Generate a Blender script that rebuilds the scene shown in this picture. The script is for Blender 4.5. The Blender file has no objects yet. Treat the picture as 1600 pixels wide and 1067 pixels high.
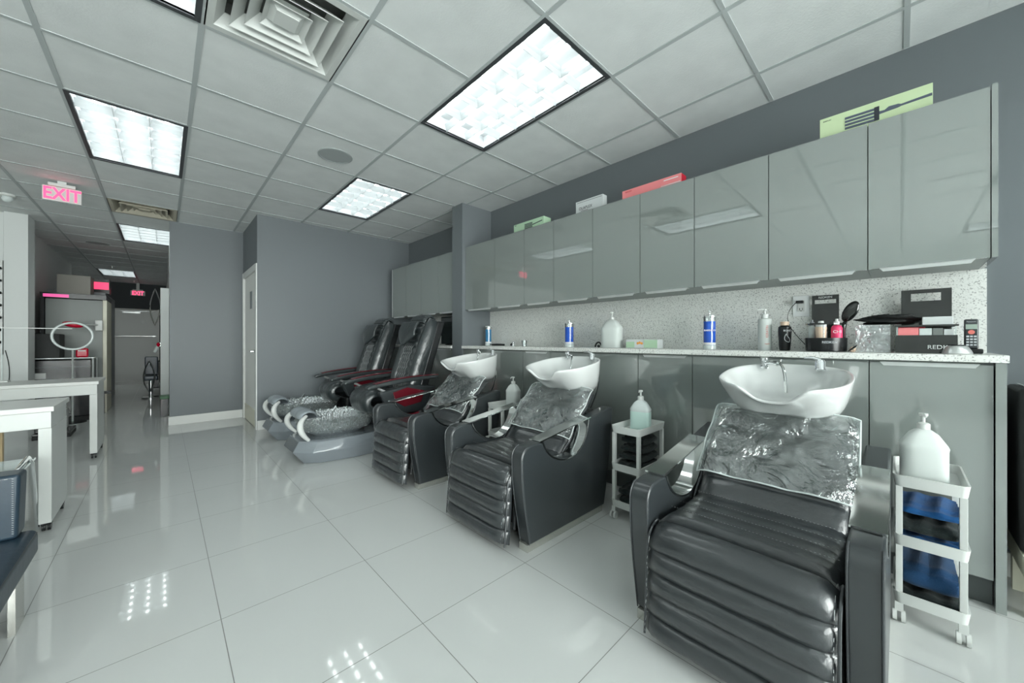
import bpy, bmesh, math, random
from mathutils import Vector, Matrix
random.seed(7)
C = bpy.context.scene.collection
SC = bpy.context.scene
PI = math.pi

# ------------------------------------------------------------------ camera
cam_data = bpy.data.cameras.new('camera')
cam = bpy.data.objects.new('camera', cam_data); C.objects.link(cam)
cam.location = (0, 0, 1.12)
cam.rotation_euler = (PI/2, 0, -math.radians(43.5))
cam_data.sensor_width = 36.0
cam_data.lens = 575.0/1600.0*36.0
cam_data.shift_y = -1.5/1600.0
cam_data.clip_start = 0.02
SC.camera = cam

# ------------------------------------------------------------------ world, exposure
world = bpy.data.worlds.new('world'); SC.world = world
world.use_nodes = True
bg = world.node_tree.nodes['Background']
bg.inputs[0].default_value = (0.97, 0.985, 0.96, 1)
bg.inputs[1].default_value = 18.5
SC.view_settings.view_transform = 'Standard'
SC.view_settings.look = 'None'
SC.view_settings.gamma = 1.0
SC.view_settings.use_curve_mapping = False
SC.view_settings.exposure = 0.58
LAMP = 7.2        # strength of the fluorescent tubes
LAMP_BACK = 0.0

# ------------------------------------------------------------------ materials
def mat(name, col, rough=0.5, metal=0.0, coat=0.0, spec=0.5, emit=None, estr=1.0, trans=0.0, ior=1.45, sheen=0.0):
    m = bpy.data.materials.new(name); m.use_nodes = True
    b = m.node_tree.nodes['Principled BSDF']
    b.inputs['Base Color'].default_value = (*col, 1)
    b.inputs['Roughness'].default_value = rough
    b.inputs['Metallic'].default_value = metal
    b.inputs['Coat Weight'].default_value = coat
    b.inputs['Coat Roughness'].default_value = 0.04
    b.inputs['Specular IOR Level'].default_value = spec
    b.inputs['Transmission Weight'].default_value = trans
    b.inputs['IOR'].default_value = ior
    b.inputs['Sheen Weight'].default_value = sheen
    if emit:
        b.inputs['Emission Color'].default_value = (*emit, 1)
        b.inputs['Emission Strength'].default_value = estr
    return m
def nodes(m): return m.node_tree.nodes, m.node_tree.links, m.node_tree.nodes['Principled BSDF']
def add_noise_bump(m, scale=200, strength=0.1, detail=2, dist=0.002, stretch=None, voronoi=False):
    N, L, b = nodes(m)
    tc = N.new('ShaderNodeTexCoord'); mp = N.new('ShaderNodeMapping')
    if stretch: mp.inputs['Scale'].default_value = stretch
    L.new(tc.outputs['Object'], mp.inputs[0])
    if voronoi:
        n = N.new('ShaderNodeTexVoronoi'); n.inputs['Scale'].default_value = scale; out = n.outputs['Distance']
    else:
        n = N.new('ShaderNodeTexNoise'); n.inputs['Scale'].default_value = scale; n.inputs['Detail'].default_value = detail; out = n.outputs['Fac']
    L.new(mp.outputs[0], n.inputs['Vector'])
    bp = N.new('ShaderNodeBump'); bp.inputs['Strength'].default_value = strength; bp.inputs['Distance'].default_value = dist
    L.new(out, bp.inputs['Height']); L.new(bp.outputs[0], b.inputs['Normal'])
    return m
def add_mottle(m, c1, c2, scale=3, detail=3, lo=0.3, hi=0.7):
    N, L, b = nodes(m)
    tc = N.new('ShaderNodeTexCoord'); n = N.new('ShaderNodeTexNoise'); r = N.new('ShaderNodeValToRGB')
    n.inputs['Scale'].default_value = scale; n.inputs['Detail'].default_value = detail
    r.color_ramp.elements[0].position = lo; r.color_ramp.elements[0].color = (*c1, 1)
    r.color_ramp.elements[1].position = hi; r.color_ramp.elements[1].color = (*c2, 1)
    L.new(tc.outputs['Object'], n.inputs['Vector']); L.new(n.outputs['Fac'], r.inputs[0]); L.new(r.outputs[0], b.inputs['Base Color'])
    return m

M = {}
M['wall_grey'] = add_noise_bump(mat('grey_paint', (0.150, 0.168, 0.178), 0.42, spec=0.4), 60, 0.05)
M['wall_dark'] = mat('dark_paint', (0.045, 0.055, 0.058), 0.6)
M['wall_white'] = mat('white_paint', (0.64, 0.665, 0.655), 0.6)
M['hall_white'] = mat('hall_paint', (0.70, 0.72, 0.71), 0.6)
M['trim_white'] = mat('trim_white', (0.66, 0.67, 0.65), 0.4)
M['door_white'] = mat('door_white', (0.80, 0.80, 0.77), 0.4)
M['tile_white'] = add_mottle(add_noise_bump(mat('ceiling_tile', (0.7, 0.75, 0.745), 0.85), 90, 0.35, 4, 0.003), (0.68, 0.705, 0.70), (0.74, 0.765, 0.76), 6)
M['grid'] = mat('ceiling_grid', (0.44, 0.475, 0.475), 0.5)
M['cab'] = mat('grey_acrylic', (0.215, 0.242, 0.230), 0.3, coat=1.0, spec=0.0)
M['cab'].node_tree.nodes['Principled BSDF'].inputs['Coat IOR'].default_value = 2.4
M['cab'].node_tree.nodes['Principled BSDF'].inputs['Coat Roughness'].default_value = 0.0
M['cab_body'] = mat('cabinet_body', (0.22, 0.25, 0.24), 0.4)
M['toe'] = mat('toe_kick', (0.10, 0.115, 0.115), 0.35)
M['alu'] = mat('brushed_aluminium', (0.72, 0.74, 0.73), 0.28, metal=0.75)
M['steel'] = mat('polished_steel', (0.72, 0.74, 0.73), 0.10, metal=1.0)
M['chrome'] = mat('chrome', (0.82, 0.84, 0.85), 0.05, metal=1.0)
M['ceramic'] = mat('white_ceramic', (0.70, 0.72, 0.71), 0.08, coat=0.6, spec=0.6)
M['leather'] = add_noise_bump(mat('black_leather', (0.022, 0.027, 0.030), 0.34, spec=0.9, coat=0.6), 16, 0.36, 5, 0.016)
M['leather'].node_tree.nodes['Principled BSDF'].inputs['Coat Roughness'].default_value = 0.13
M['leather_smooth'] = add_noise_bump(mat('black_leather_panel', (0.030, 0.036, 0.039), 0.28, spec=0.85, coat=0.15), 260, 0.12, 2, 0.001)
M['leather_spa'] = add_noise_bump(mat('spa_leather', (0.028, 0.036, 0.038), 0.28, spec=0.8, coat=0.2), 22, 0.35, 4, 0.012)
M['piping'] = mat('leather_piping', (0.05, 0.056, 0.06), 0.35, spec=0.7)
M['thread'] = mat('pale_thread', (0.45, 0.47, 0.47), 0.6)
M['navy'] = add_noise_bump(mat('navy_leather', (0.016, 0.034, 0.052), 0.34, spec=0.6), 30, 0.2, 4, 0.004)
M['burgundy'] = mat('burgundy_lacquer', (0.13, 0.010, 0.018), 0.18, coat=0.6)
M['plastic_white'] = mat('white_plastic', (0.62, 0.64, 0.62), 0.35)
M['hdpe'] = mat('white_jug_plastic', (0.62, 0.66, 0.64), 0.35)
M['gel'] = mat('pale_green_gel', (0.56, 0.74, 0.69), 0.3)
M['clear_jug'] = mat('clear_grey_plastic', (0.62, 0.68, 0.67), 0.12, coat=0.5)
M['black_plastic'] = mat('black_plastic', (0.014, 0.016, 0.017), 0.25)
M['black_matte'] = mat('black_matte', (0.010, 0.012, 0.012), 0.6)
M['black_acrylic'] = mat('black_acrylic', (0.012, 0.014, 0.013), 0.04, coat=1.0)
M['grey_plastic'] = mat('grey_plastic', (0.20, 0.22, 0.23), 0.35)
M['tub_glass'] = add_noise_bump(mat('hammered_silver', (0.62, 0.66, 0.67), 0.14, metal=0.9), 60, 1.0, 2, 0.02)
M['arm_dark'] = mat('dark_grey_plastic', (0.035, 0.042, 0.045), 0.3, coat=0.3)
M['spa_grey'] = mat('spa_grey_acrylic', (0.19, 0.215, 0.235), 0.14, coat=0.8)
M['spa_cloth'] = add_noise_bump(mat('silver_cushion', (0.40, 0.45, 0.48), 0.25, spec=0.9, metal=0.3), 16, 0.6, 4, 0.02)
M['towel_blue'] = add_noise_bump(mat('blue_towel', (0.006, 0.085, 0.26), 0.95, sheen=0.12), 300, 0.6, 3, 0.004)
M['towel_teal'] = add_noise_bump(mat('deep_blue_towel', (0.006, 0.045, 0.12), 0.95, sheen=0.10), 300, 0.6, 3, 0.004)
M['towel_black'] = add_noise_bump(mat('black_towel', (0.012, 0.020, 0.020), 0.95, sheen=0.10), 300, 0.6, 3, 0.004)
M['blue_liquid'] = mat('blue_disinfectant', (0.008, 0.09, 0.55), 0.05, coat=1.0, emit=None)
M['teal_liquid'] = mat('teal_disinfectant', (0.01, 0.16, 0.34), 0.05, coat=1.0)
M['pink_card'] = mat('pink_card', (0.80, 0.24, 0.25), 0.45)
M['red_card'] = mat('crimson_card', (0.50, 0.01, 0.03), 0.45)
M['green_card'] = mat('pale_green_card', (0.56, 0.68, 0.42), 0.45)
M['mint_card'] = mat('mint_card', (0.42, 0.60, 0.42), 0.45)
M['white_card'] = mat('white_card', (0.62, 0.65, 0.65), 0.5)
M['ink'] = mat('dark_ink', (0.03, 0.035, 0.045), 0.5)
M['ink_blue'] = mat('slate_ink', (0.09, 0.11, 0.15), 0.4)
M['silver_ink'] = mat('silver_ink', (0.55, 0.58, 0.60), 0.3)
M['white_ink'] = mat('white_ink', (0.80, 0.82, 0.82), 0.5)
M['orange_ink'] = mat('orange_ink', (0.75, 0.30, 0.05), 0.5)
M['red_ink'] = mat('red_ink', (0.70, 0.18, 0.15), 0.5)
M['hot_pink'] = mat('hot_pink', (0.80, 0.05, 0.16), 0.4)
M['crimson'] = mat('crimson_plastic', (0.55, 0.003, 0.03), 0.25)
M['cream'] = mat('cream', (0.70, 0.68, 0.56), 0.45)
M['peach'] = mat('peach', (0.72, 0.55, 0.42), 0.4)
M['wood'] = mat('pale_wood', (0.55, 0.42, 0.24), 0.5)
M['exit_red'] = mat('exit_letters', (0.8, 0.02, 0.08), 0.4, emit=(1.0, 0.06, 0.16), estr=1.6)
M['exit_soft'] = mat('exit_panel', (0.62, 0.60, 0.60), 0.3)
M['sign_red'] = mat('lit_red_sign', (0.6, 0.02, 0.06), 0.4, emit=(1.0, 0.05, 0.14), estr=1.0)  # red glow that stands for a reflection of the exit sign
M['magenta'] = mat('magenta_strip', (0.5, 0.05, 0.2), 0.4, emit=(0.9, 0.12, 0.40), estr=0.5)
M['tube'] = mat('fluorescent_tube', (0.9, 0.9, 0.9), 0.5, emit=(0.95, 1.0, 0.985), estr=LAMP)
M['reflector'] = mat('lamp_reflector', (0.55, 0.58, 0.59), 0.35)
M['louver'] = mat('louver_blade', (0.48, 0.51, 0.52), 0.3, metal=0.1, spec=0.8)
M['lamp_frame'] = mat('lamp_frame', (0.05, 0.055, 0.06), 0.4)
M['vent'] = mat('vent_white', (0.58, 0.60, 0.58), 0.45)
M['vent_dark'] = mat('vent_hollow', (0.22, 0.23, 0.22), 0.8)
M['vent_dusty'] = mat('dusty_vent', (0.50, 0.47, 0.38), 0.6)
M['speaker_mesh'] = mat('speaker_mesh', (0.36, 0.39, 0.39), 0.7)
M['tall_grey'] = mat('grey_laminate', (0.19, 0.21, 0.20), 0.4)
M['taupe'] = mat('taupe_laminate', (0.20, 0.19, 0.165), 0.5)
M['bin_green'] = mat('green_plastic', (0.05, 0.16, 0.07), 0.4)
M['lcd'] = mat('grey_lcd', (0.32, 0.40, 0.34), 0.2)
M['screen'] = mat('dark_screen', (0.03, 0.04, 0.04), 0.08, coat=0.6)
M['base_steel'] = mat('steel_plinth', (0.58, 0.58, 0.54), 0.25, metal=0.8)

# speckled quartz
def quartz(name):
    m = mat(name, (0.6, 0.6, 0.57), 0.28)
    N, L, b = nodes(m)
    tc = N.new('ShaderNodeTexCoord'); v = N.new('ShaderNodeTexNoise'); v.inputs['Scale'].default_value = 150; v.inputs['Detail'].default_value = 1.5
    r = N.new('ShaderNodeValToRGB'); r.color_ramp.elements[0].position = 0.30; r.color_ramp.elements[0].color = (0.30, 0.30, 0.29, 1)
    r.color_ramp.elements[1].position = 0.42; r.color_ramp.elements[1].color = (0.76, 0.77, 0.74, 1)
    e = r.color_ramp.elements.new(0.66); e.color = (0.82, 0.83, 0.80, 1)
    L.new(tc.outputs['Object'], v.inputs['Vector']); L.new(v.outputs['Fac'], r.inputs[0]); L.new(r.outputs[0], b.inputs['Base Color'])
    return m
M['quartz'] = quartz('speckled_quartz')

# floor: glossy porcelain with thin grout lines in world coordinates
def floor_mat():
    m = mat('porcelain', (0.5, 0.5, 0.5), 0.09, coat=0.0, spec=0.75)
    N, L, b = nodes(m)
    tc = N.new('ShaderNodeTexCoord'); sp = N.new('ShaderNodeSeparateXYZ'); L.new(tc.outputs['Object'], sp.inputs[0])
    def mth(op, a, bb, c=None):
        n = N.new('ShaderNodeMath'); n.operation = op
        for i, v in enumerate((a, bb, c)):
            if v is None: continue
            if isinstance(v, (int, float)): n.inputs[i].default_value = v
            else: L.new(v, n.inputs[i])
        return n.outputs[0]
    def line(out, off):
        f = mth('FRACT', mth('DIVIDE', mth('SUBTRACT', out, off - 57.7), 0.577), 0)
        d = mth('ABSOLUTE', mth('SUBTRACT', f, 0.5), 0)
        return mth('GREATER_THAN', d, 0.5 - 0.0026)
    g = mth('MAXIMUM', line(sp.outputs[0], 0.170), line(sp.outputs[1], 1.300))
    n = N.new('ShaderNodeTexNoise'); n.inputs['Scale'].default_value = 1.3; n.inputs['Detail'].default_value = 4
    L.new(tc.outputs['Object'], n.inputs['Vector'])
    r = N.new('ShaderNodeValToRGB'); r.color_ramp.elements[0].color = (0.56, 0.578, 0.566, 1); r.color_ramp.elements[1].color = (0.62, 0.638, 0.625, 1)
    L.new(n.outputs['Fac'], r.inputs[0])
    mx = N.new('ShaderNodeMix'); mx.data_type = 'RGBA'
    L.new(g, mx.inputs[0]); L.new(r.outputs[0], mx.inputs[6]); mx.inputs[7].default_value = (0.20, 0.20, 0.19, 1)
    L.new(mx.outputs[2], b.inputs['Base Color'])
    ro = mth('MULTIPLY_ADD', g, 0.5, 0.035); L.new(ro, b.inputs['Roughness'])
    return m
M['floor'] = floor_mat()

# clear film: see-through with wrinkled glossy reflections
def film(name, wr=1.0, haze=0.12, scale=9):
    m = bpy.data.materials.new(name); m.use_nodes = True
    N, L = m.node_tree.nodes, m.node_tree.links
    N.clear()
    out = N.new('ShaderNodeOutputMaterial'); tr = N.new('ShaderNodeBsdfTransparent'); gl = N.new('ShaderNodeBsdfGlossy'); df = N.new('ShaderNodeBsdfDiffuse')
    gl.inputs['Roughness'].default_value = 0.08; gl.inputs['Color'].default_value = (0.95, 1, 1, 1); df.inputs['Color'].default_value = (0.7, 0.75, 0.75, 1)
    tr.inputs['Color'].default_value = (0.93, 0.95, 0.95, 1)
    tc = N.new('ShaderNodeTexCoord'); n = N.new('ShaderNodeTexNoise'); n.inputs['Scale'].default_value = scale; n.inputs['Detail'].default_value = 5; n.inputs['Distortion'].default_value = 1.6
    L.new(tc.outputs['Object'], n.inputs['Vector'])
    bp = N.new('ShaderNodeBump'); bp.inputs['Strength'].default_value = wr; bp.inputs['Distance'].default_value = 0.05
    L.new(n.outputs['Fac'], bp.inputs['Height']); L.new(bp.outputs[0], gl.inputs['Normal'])
    fr = N.new('ShaderNodeFresnel'); fr.inputs['IOR'].default_value = 1.5; L.new(bp.outputs[0], fr.inputs['Normal'])
    mm = N.new('ShaderNodeMath'); mm.operation = 'MULTIPLY_ADD'; mm.inputs[1].default_value = 1.8; mm.inputs[2].default_value = 0.16; mm.use_clamp = True
    L.new(fr.outputs[0], mm.inputs[0])
    m1 = N.new('ShaderNodeMixShader'); m1.inputs[0].default_value = haze; L.new(tr.outputs[0], m1.inputs[1]); L.new(df.outputs[0], m1.inputs[2])
    m2 = N.new('ShaderNodeMixShader'); L.new(mm.outputs[0], m2.inputs[0]); L.new(m1.outputs[0], m2.inputs[1]); L.new(gl.outputs[0], m2.inputs[2])
    L.new(m2.outputs[0], out.inputs[0])
    return m
M['film'] = film('clear_vinyl', 1.0, 0.03, 7)
M['liner'] = film('crinkled_liner', 1.0, 0.06, 30)
M['clear'] = film('clear_acrylic', 0.0, 0.10)
M['glass'] = film('pane_glass', 0.0, 0.02)
M['clear_box'] = film('clear_box_plastic', 0.6, 0.22, 30)

# ------------------------------------------------------------------ mesh builder
def rotm(ax, deg): return Matrix.Rotation(math.radians(deg), 4, ax)
class MB:
    def __init__(s): s.v = []; s.f = []
    def add(s, vs, fs, mtx=None):
        o = len(s.v)
        s.v += [tuple(mtx @ Vector(p)) if mtx else tuple(p) for p in vs]
        s.f += [[i+o for i in f] for f in fs]; return s
    def box(s, x0, x1, y0, y1, z0, z1, mtx=None):
        vs = [(x, y, z) for x in (x0, x1) for y in (y0, y1) for z in (z0, z1)]
        return s.add(vs, [(0,1,3,2),(4,6,7,5),(0,4,5,1),(2,3,7,6),(0,2,6,4),(1,5,7,3)], mtx)
    def prism(s, pts, t0, t1, axis='y', mtx=None):
        n = len(pts)
        def P(a, b, t): return {'y': (a, t, b), 'x': (t, a, b), 'z': (a, b, t)}[axis]
        vs = [P(a, b, t0) for a, b in pts] + [P(a, b, t1) for a, b in pts]
        fs = [list(range(n))[::-1], [n+i for i in range(n)]] + [[i, (i+1) % n, n+(i+1) % n, n+i] for i in range(n)]
        return s.add(vs, fs, mtx)
    def lathe(s, prof, seg=24, c=(0,0,0), sx=1, sy=1, mtx=None, cap=True):
        vs = []; fs = []; n = len(prof)
        for i in range(seg):
            a = 2*PI*i/seg
            for r, z in prof: vs.append((c[0]+sx*r*math.cos(a), c[1]+sy*r*math.sin(a), c[2]+z))
        for i in range(seg):
            j = (i+1) % seg
            for k in range(n-1): fs.append((i*n+k, j*n+k, j*n+k+1, i*n+k+1))
        if cap:
            if prof[0][0] > 1e-6: fs.append([i*n for i in range(seg)][::-1])
            if prof[-1][0] > 1e-6: fs.append([i*n+n-1 for i in range(seg)])
        return s.add(vs, fs, mtx)
    def tube(s, path, r, seg=8, closed=False, cap=True):
        P = [Vector(p) for p in path]; n = len(P); rings = []
        rs = r if isinstance(r, (list, tuple)) else [r]*n
        up = None
        for i in range(n):
            if closed: d = P[(i+1) % n]-P[i-1]
            else: d = P[min(i+1, n-1)]-P[max(i-1, 0)]
            d.normalize()
            if up is None:
                up = Vector((0,0,1)) if abs(d.z) < 0.9 else Vector((1,0,0))
            a = d.cross(up); 
            if a.length < 1e-4: a = d.cross(Vector((0,1,0)))
            a.normalize(); b = d.cross(a).normalized(); up = -b if b.dot(up) < 0 else b
            rings.append([tuple(P[i]+a*rs[i]*math.cos(2*PI*k/seg)+b*rs[i]*math.sin(2*PI*k/seg)) for k in range(seg)])
            up = Vector(up)
        vs = [v for R in rings for v in R]; fs = []
        for i in range(n if closed else n-1):
            j = (i+1) % n
            for k in range(seg):
                l = (k+1) % seg; fs.append((i*seg+k, i*seg+l, j*seg+l, j*seg+k))
        if cap and not closed: fs += [list(range(seg))[::-1], [(n-1)*seg+k for k in range(seg)]]
        return s.add(vs, fs)
    def surf(s, fn, nu, nv, cu=False, cv=False, mtx=None):
        vs = [fn(i/(nu if cu else nu-1), j/(nv if cv else nv-1)) for i in range(nu) for j in range(nv)]
        fs = []
        for i in range(nu if cu else nu-1):
            for j in range(nv if cv else nv-1):
                a, b = (i+1) % nu, (j+1) % nv
                fs.append((i*nv+j, a*nv+j, a*nv+b, i*nv+b))
        return s.add(vs, fs, mtx)
    def ball(s, c, rx, ry=None, rz=None, seg=16, mtx=None):
        ry = ry or rx; rz = rz or rx
        n = max(6, seg//2); prof = [(math.sin(PI*k/n), -math.cos(PI*k/n)) for k in range(n+1)]
        vs = []; fs = []
        for i in range(seg):
            a = 2*PI*i/seg
            for r, z in prof: vs.append((c[0]+rx*r*math.cos(a), c[1]+ry*r*math.sin(a), c[2]+rz*z))
        m_ = n+1
        for i in range(seg):
            j = (i+1) % seg
            for k in range(n): fs.append((i*m_+k, j*m_+k, j*m_+k+1, i*m_+k+1))
        return s.add(vs, fs, mtx)
    def strip(s, path, half, thick, normals=None):
        pass
    def build(s, name, m, parent=None, bevel=0, loc=(0,0,0), rot=(0,0,0), smooth=True, angle=40, subsurf=0, seg=2, label=None):
        me = bpy.data.meshes.new(name); me.from_pydata(s.v, [], s.f)
        bm = bmesh.new(); bm.from_mesh(me)
        bmesh.ops.remove_doubles(bm, verts=bm.verts, dist=1e-6)
        bmesh.ops.recalc_face_normals(bm, faces=bm.faces)
        if bevel:
            bm.normal_update()
            es = [e for e in bm.edges if len(e.link_faces) == 2 and e.calc_face_angle(0) > 0.6]
            bmesh.ops.bevel(bm, geom=es, offset=bevel, segments=seg, profile=0.5, affect='EDGES', clamp_overlap=True)
        bm.to_mesh(me); bm.free()
        if smooth:
            me.shade_smooth(); me.set_sharp_from_angle(angle=math.radians(angle))
        me.materials.append(M[m] if isinstance(m, str) else m)
        o = bpy.data.objects.new(name, me); C.objects.link(o)
        o.location = loc; o.rotation_euler = rot
        if parent: o.parent = parent
        if subsurf:
            d = o.modifiers.new('smooth', 'SUBSURF'); d.levels = subsurf; d.render_levels = subsurf
        if bevel:
            wn = o.modifiers.new('normals', 'WEIGHTED_NORMAL'); wn.keep_sharp = True; wn.weight = 100
        if label: o['label'] = label
        return o

def tag(o, label, cat, group=None, kind=None):
    o['label'] = label; o['category'] = cat
    if group: o['group'] = group
    if kind: o['kind'] = kind
    return o
def thing(name, label, cat, loc=(0,0,0), rz=0, group=None):
    o = bpy.data.objects.new(name, None); C.objects.link(o)
    o.empty_display_size = 0.1; o.location = loc; o.rotation_euler = (0, 0, rz)
    return tag(o, label, cat, group)
def struct(o): o['kind'] = 'structure'; return o
KIDS = {}
def copy_tree(o, loc, rz=None, label=None, group=None):
    def rec(s, par):
        c = s.copy(); C.objects.link(c)
        if par: c.parent = par
        for ch in [x for x in bpy.data.objects if x.parent == s and x is not c]: rec(ch, c)
        return c
    r = rec(o, None); r.location = loc
    if rz is not None: r.rotation_euler = (0, 0, rz)
    if label: r['label'] = label
    if group: r['group'] = group
    return r
def text(s, size, m, parent, loc, rot, depth=0.0006, name='lettering', align='CENTER', sx=1.0, bold=0.0):
    cu = bpy.data.curves.new(name, 'FONT'); cu.body = s; cu.size = size; cu.extrude = depth; cu.align_x = align; cu.align_y = 'CENTER'; cu.offset = bold
    t = bpy.data.objects.new('tmp', cu); C.objects.link(t)
    dg = bpy.context.evaluated_depsgraph_get(); me = bpy.data.meshes.new_from_object(t.evaluated_get(dg))
    C.objects.unlink(t); bpy.data.objects.remove(t)
    me.materials.clear(); me.materials.append(M[m])
    o = bpy.data.objects.new(name, me); C.objects.link(o); o.location = loc; o.rotation_euler = rot; o.scale = (sx, 1, 1)
    if parent: o.parent = parent
    return o
FACE_MX = (PI/2, 0, -PI/2)   # text on a face that looks towards -x
FACE_MY = (PI/2, 0, 0)       # text on a face that looks towards -y

# ------------------------------------------------------------------ room shell
ZC = 2.70
XW = 2.92          # right wall
YB = 5.53          # wall behind the pedicure chairs
YN = 6.62          # wall left of the niche door
XN = 0.855
XL, YF, YH = -4.6, -3.4, 14.6
struct(MB().box(XL, XW, YF, YH+0.1, -0.05, 0).build('floor', 'floor', smooth=False))

# walls
struct(MB().box(XW, XW+0.1, YF, YB+0.1, 0, ZC).build('wall_right', 'wall_grey', smooth=False))
struct(MB().box(XN, XW, YB, YB+0.1, 0, ZC).build('wall_back', 'wall_grey', smooth=False))
w = MB(); dz = 2.09; y0d, y1d = YB+0.02, YN-0.03
w.box(XN, XN+0.1, YB+0.1, YN, dz, ZC)
w.box(XN, XN+0.1, YN-0.03, YN, 0, dz)
struct(w.build('wall_niche', 'wall_grey', smooth=False))
struct(MB().box(0.065, XN+0.1, YN, YN+0.1, 0, ZC).build('wall_middle', 'wall_grey', smooth=False))
struct(MB().box(0.075, 0.175, YN+0.1, YH, 0, ZC).build('wall_hall_right', 'wall_white', smooth=False))
hz = MB(); hz.box(-1.5, 0.175, YH, YH+0.1, 2.0, ZC); hz.box(-1.5, -1.0, YH, YH+0.1, 0, 2.0); hz.box(-0.07, 0.175, YH, YH+0.1, 0, 2.0)
struct(hz.build('wall_hall_end', 'wall_dark', smooth=False))
struct(MB().box(-1.48, -1.38, 7.86, 11.9, 0, ZC).build('wall_hall_left', 'hall_white', smooth=False))
struct(MB().box(-3.6, -1.48, 11.8, 11.9, 0, ZC).build('wall_bay_near', 'hall_white', smooth=False))
struct(MB().box(-3.7, -3.6, 11.8, YH+0.1, 0, ZC).build('wall_bay_left', 'hall_white', smooth=False))
struct(MB().box(-3.6, -1.5, YH, YH+0.1, 0, ZC).build('wall_bay_end', 'hall_white', smooth=False))
struct(MB().box(-1.41, -1.225, 7.53, 7.86, 0, ZC).build('wall_column', 'wall_white', bevel=0.004))
struct(MB().box(XL, -1.41, 7.60, 7.70, 0, ZC).build('wall_far_left', 'wall_white', smooth=False))
struct(MB().box(XL-0.1, XL, YF, 7.7, 0, ZC).build('wall_left', 'wall_white', smooth=False))
# the unseen shop front behind the camera, its window made large for more daylight
f = MB(); f.box(XL, XW, YF-0.1, YF, 0, 0.15); f.box(XL, XW, YF-0.1, YF, 2.60, ZC)
f.box(XL, -3.9, YF-0.1, YF, 0.15, 2.60); f.box(2.3, XW, YF-0.1, YF, 0.15, 2.60); f.box(-0.9, -0.6, YF-0.1, YF, 0.15, 2.60)
struct(f.build('wall_front', 'wall_white', smooth=False))
for i, (a, b) in enumerate(((-3.9, -0.9), (-0.6, 2.3))):
    fr = MB(); fr.box(a, b, YF-0.07, YF-0.03, 0.15, 0.20).box(a, b, YF-0.07, YF-0.03, 2.55, 2.60)
    for x in (a, (a+b)/2-0.025, b-0.05): fr.box(x, x+0.05, YF-0.07, YF-0.03, 0.20, 2.55)
    o = struct(fr.build('window_%d' % (i+1), 'alu', smooth=False))
    MB().box(a+0.05, b-0.05, YF-0.054, YF-0.048, 0.20, 2.55).build('window_pane', 'glass', o, smooth=False)
    pl = bpy.data.lights.new('window_portal', 'AREA'); pl.shape = 'RECTANGLE'; pl.size = b-a; pl.size_y = 2.45; pl.cycles.is_portal = True
    po = bpy.data.objects.new('window_portal', pl); C.objects.link(po); po.location = ((a+b)/2, YF-0.11, 1.375); po.rotation_euler = (PI/2, 0, 0); po.parent = None
# wall stub between the two cabinet runs
struct(MB().box(2.49, XW, 3.45, 3.655, 0, ZC).build('wall_stub', 'wall_grey', bevel=0.003))

# ceiling with openings for lamps and vents
RX0, RP = -0.462, 0.603
KY0, KP = 3.000, 0.605
def RX(i): return RX0+RP*i
def KY(k): return KY0+KP*k
lamps = [(3, -3, 'L'), (3, 1, 'L'), (0, 1, 'L'), (0, -3, 'L'), (0, 7, 'L'), (-1, 15, 'L'), (3, -8, 'L'), (-1, -8, 'L'), (-5, -8, 'L'), (-3, 15, 'L')]  # the row behind the camera is unseen, added to brighten the room
vents = [(1, -2), (0, 5)]
holes = set()
for i, k, _ in lamps: holes |= {(i, k), (i, k+1)}
for i, k in vents: holes.add((i, k))
ce = MB()
xs = sorted(set([XL] + [RX(i) for i in range(-6, 6)] + [XW])); 
ks = [k for k in range(-10, 19)]
ys = sorted(set([YF] + [KY(k) for k in ks if YF < KY(k) < YH] + [YH+0.1]))
for a, b in zip(xs, xs[1:]):
    for c_, d in zip(ys, ys[1:]):
        i = round((a-RX0)/RP) if a > XL else round((b-RX0)/RP)-1
        k = round((c_-KY0)/KP) if c_ > YF else round((d-KY0)/KP)-1
        if (i, k) in holes: continue
        ce.box(a, b, c_, d, ZC, ZC+0.02)
struct(ce.build('ceiling', 'tile_white', smooth=False))
gr = MB()
for i in range(-6, 6):
    if XL < RX(i) < XW: gr.box(RX(i)-0.012, RX(i)+0.012, YF, YH, ZC-0.004, ZC+0.003)
for k in ks:
    if YF < KY(k) < YH-0.1: gr.box(XL, XW, KY(k)-0.012, KY(k)+0.012, ZC-0.0035, ZC+0.003)
# the grid bars are cut away where a two-cell lamp crosses one
gr = MB()
cross = set()
for i, k, _ in lamps: cross.add((i, k+1))
for i in range(-6, 6):
    if XL < RX(i) < XW: gr.box(RX(i)-0.012, RX(i)+0.012, YF, YH, ZC-0.004, ZC+0.003)
for k in ks:
    if YF < KY(k) < YH-0.1:
        for a, b in zip(xs, xs[1:]):
            i = round((a-RX0)/RP) if a > XL else round((b-RX0)/RP)-1
            if (i, k) in cross: continue
            gr.box(a+0.012, b-0.012, KY(k)-0.011, KY(k)+0.011, ZC-0.0035, ZC+0.003)
struct(gr.build('trim_1', 'grid', smooth=False))

# skirting boards
struct(MB().box(0.053, XN-0.01, YN-0.014, YN, 0, 0.115).build('baseboard_middle', 'trim_white', bevel=0.003))
struct(MB().box(XN+0.002, 2.45, YB-0.014, YB, 0, 0.115).build('baseboard_back', 'trim_white', bevel=0.003))
struct(MB().box(XW-0.014, XW, YF, -0.32, 0, 0.115).build('baseboard_right', 'trim_white', bevel=0.003))
struct(MB().box(0.053, 0.067, YN, YN+0.1, 0, 0.115).build('baseboard_hall', 'trim_white', bevel=0.003))

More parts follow.
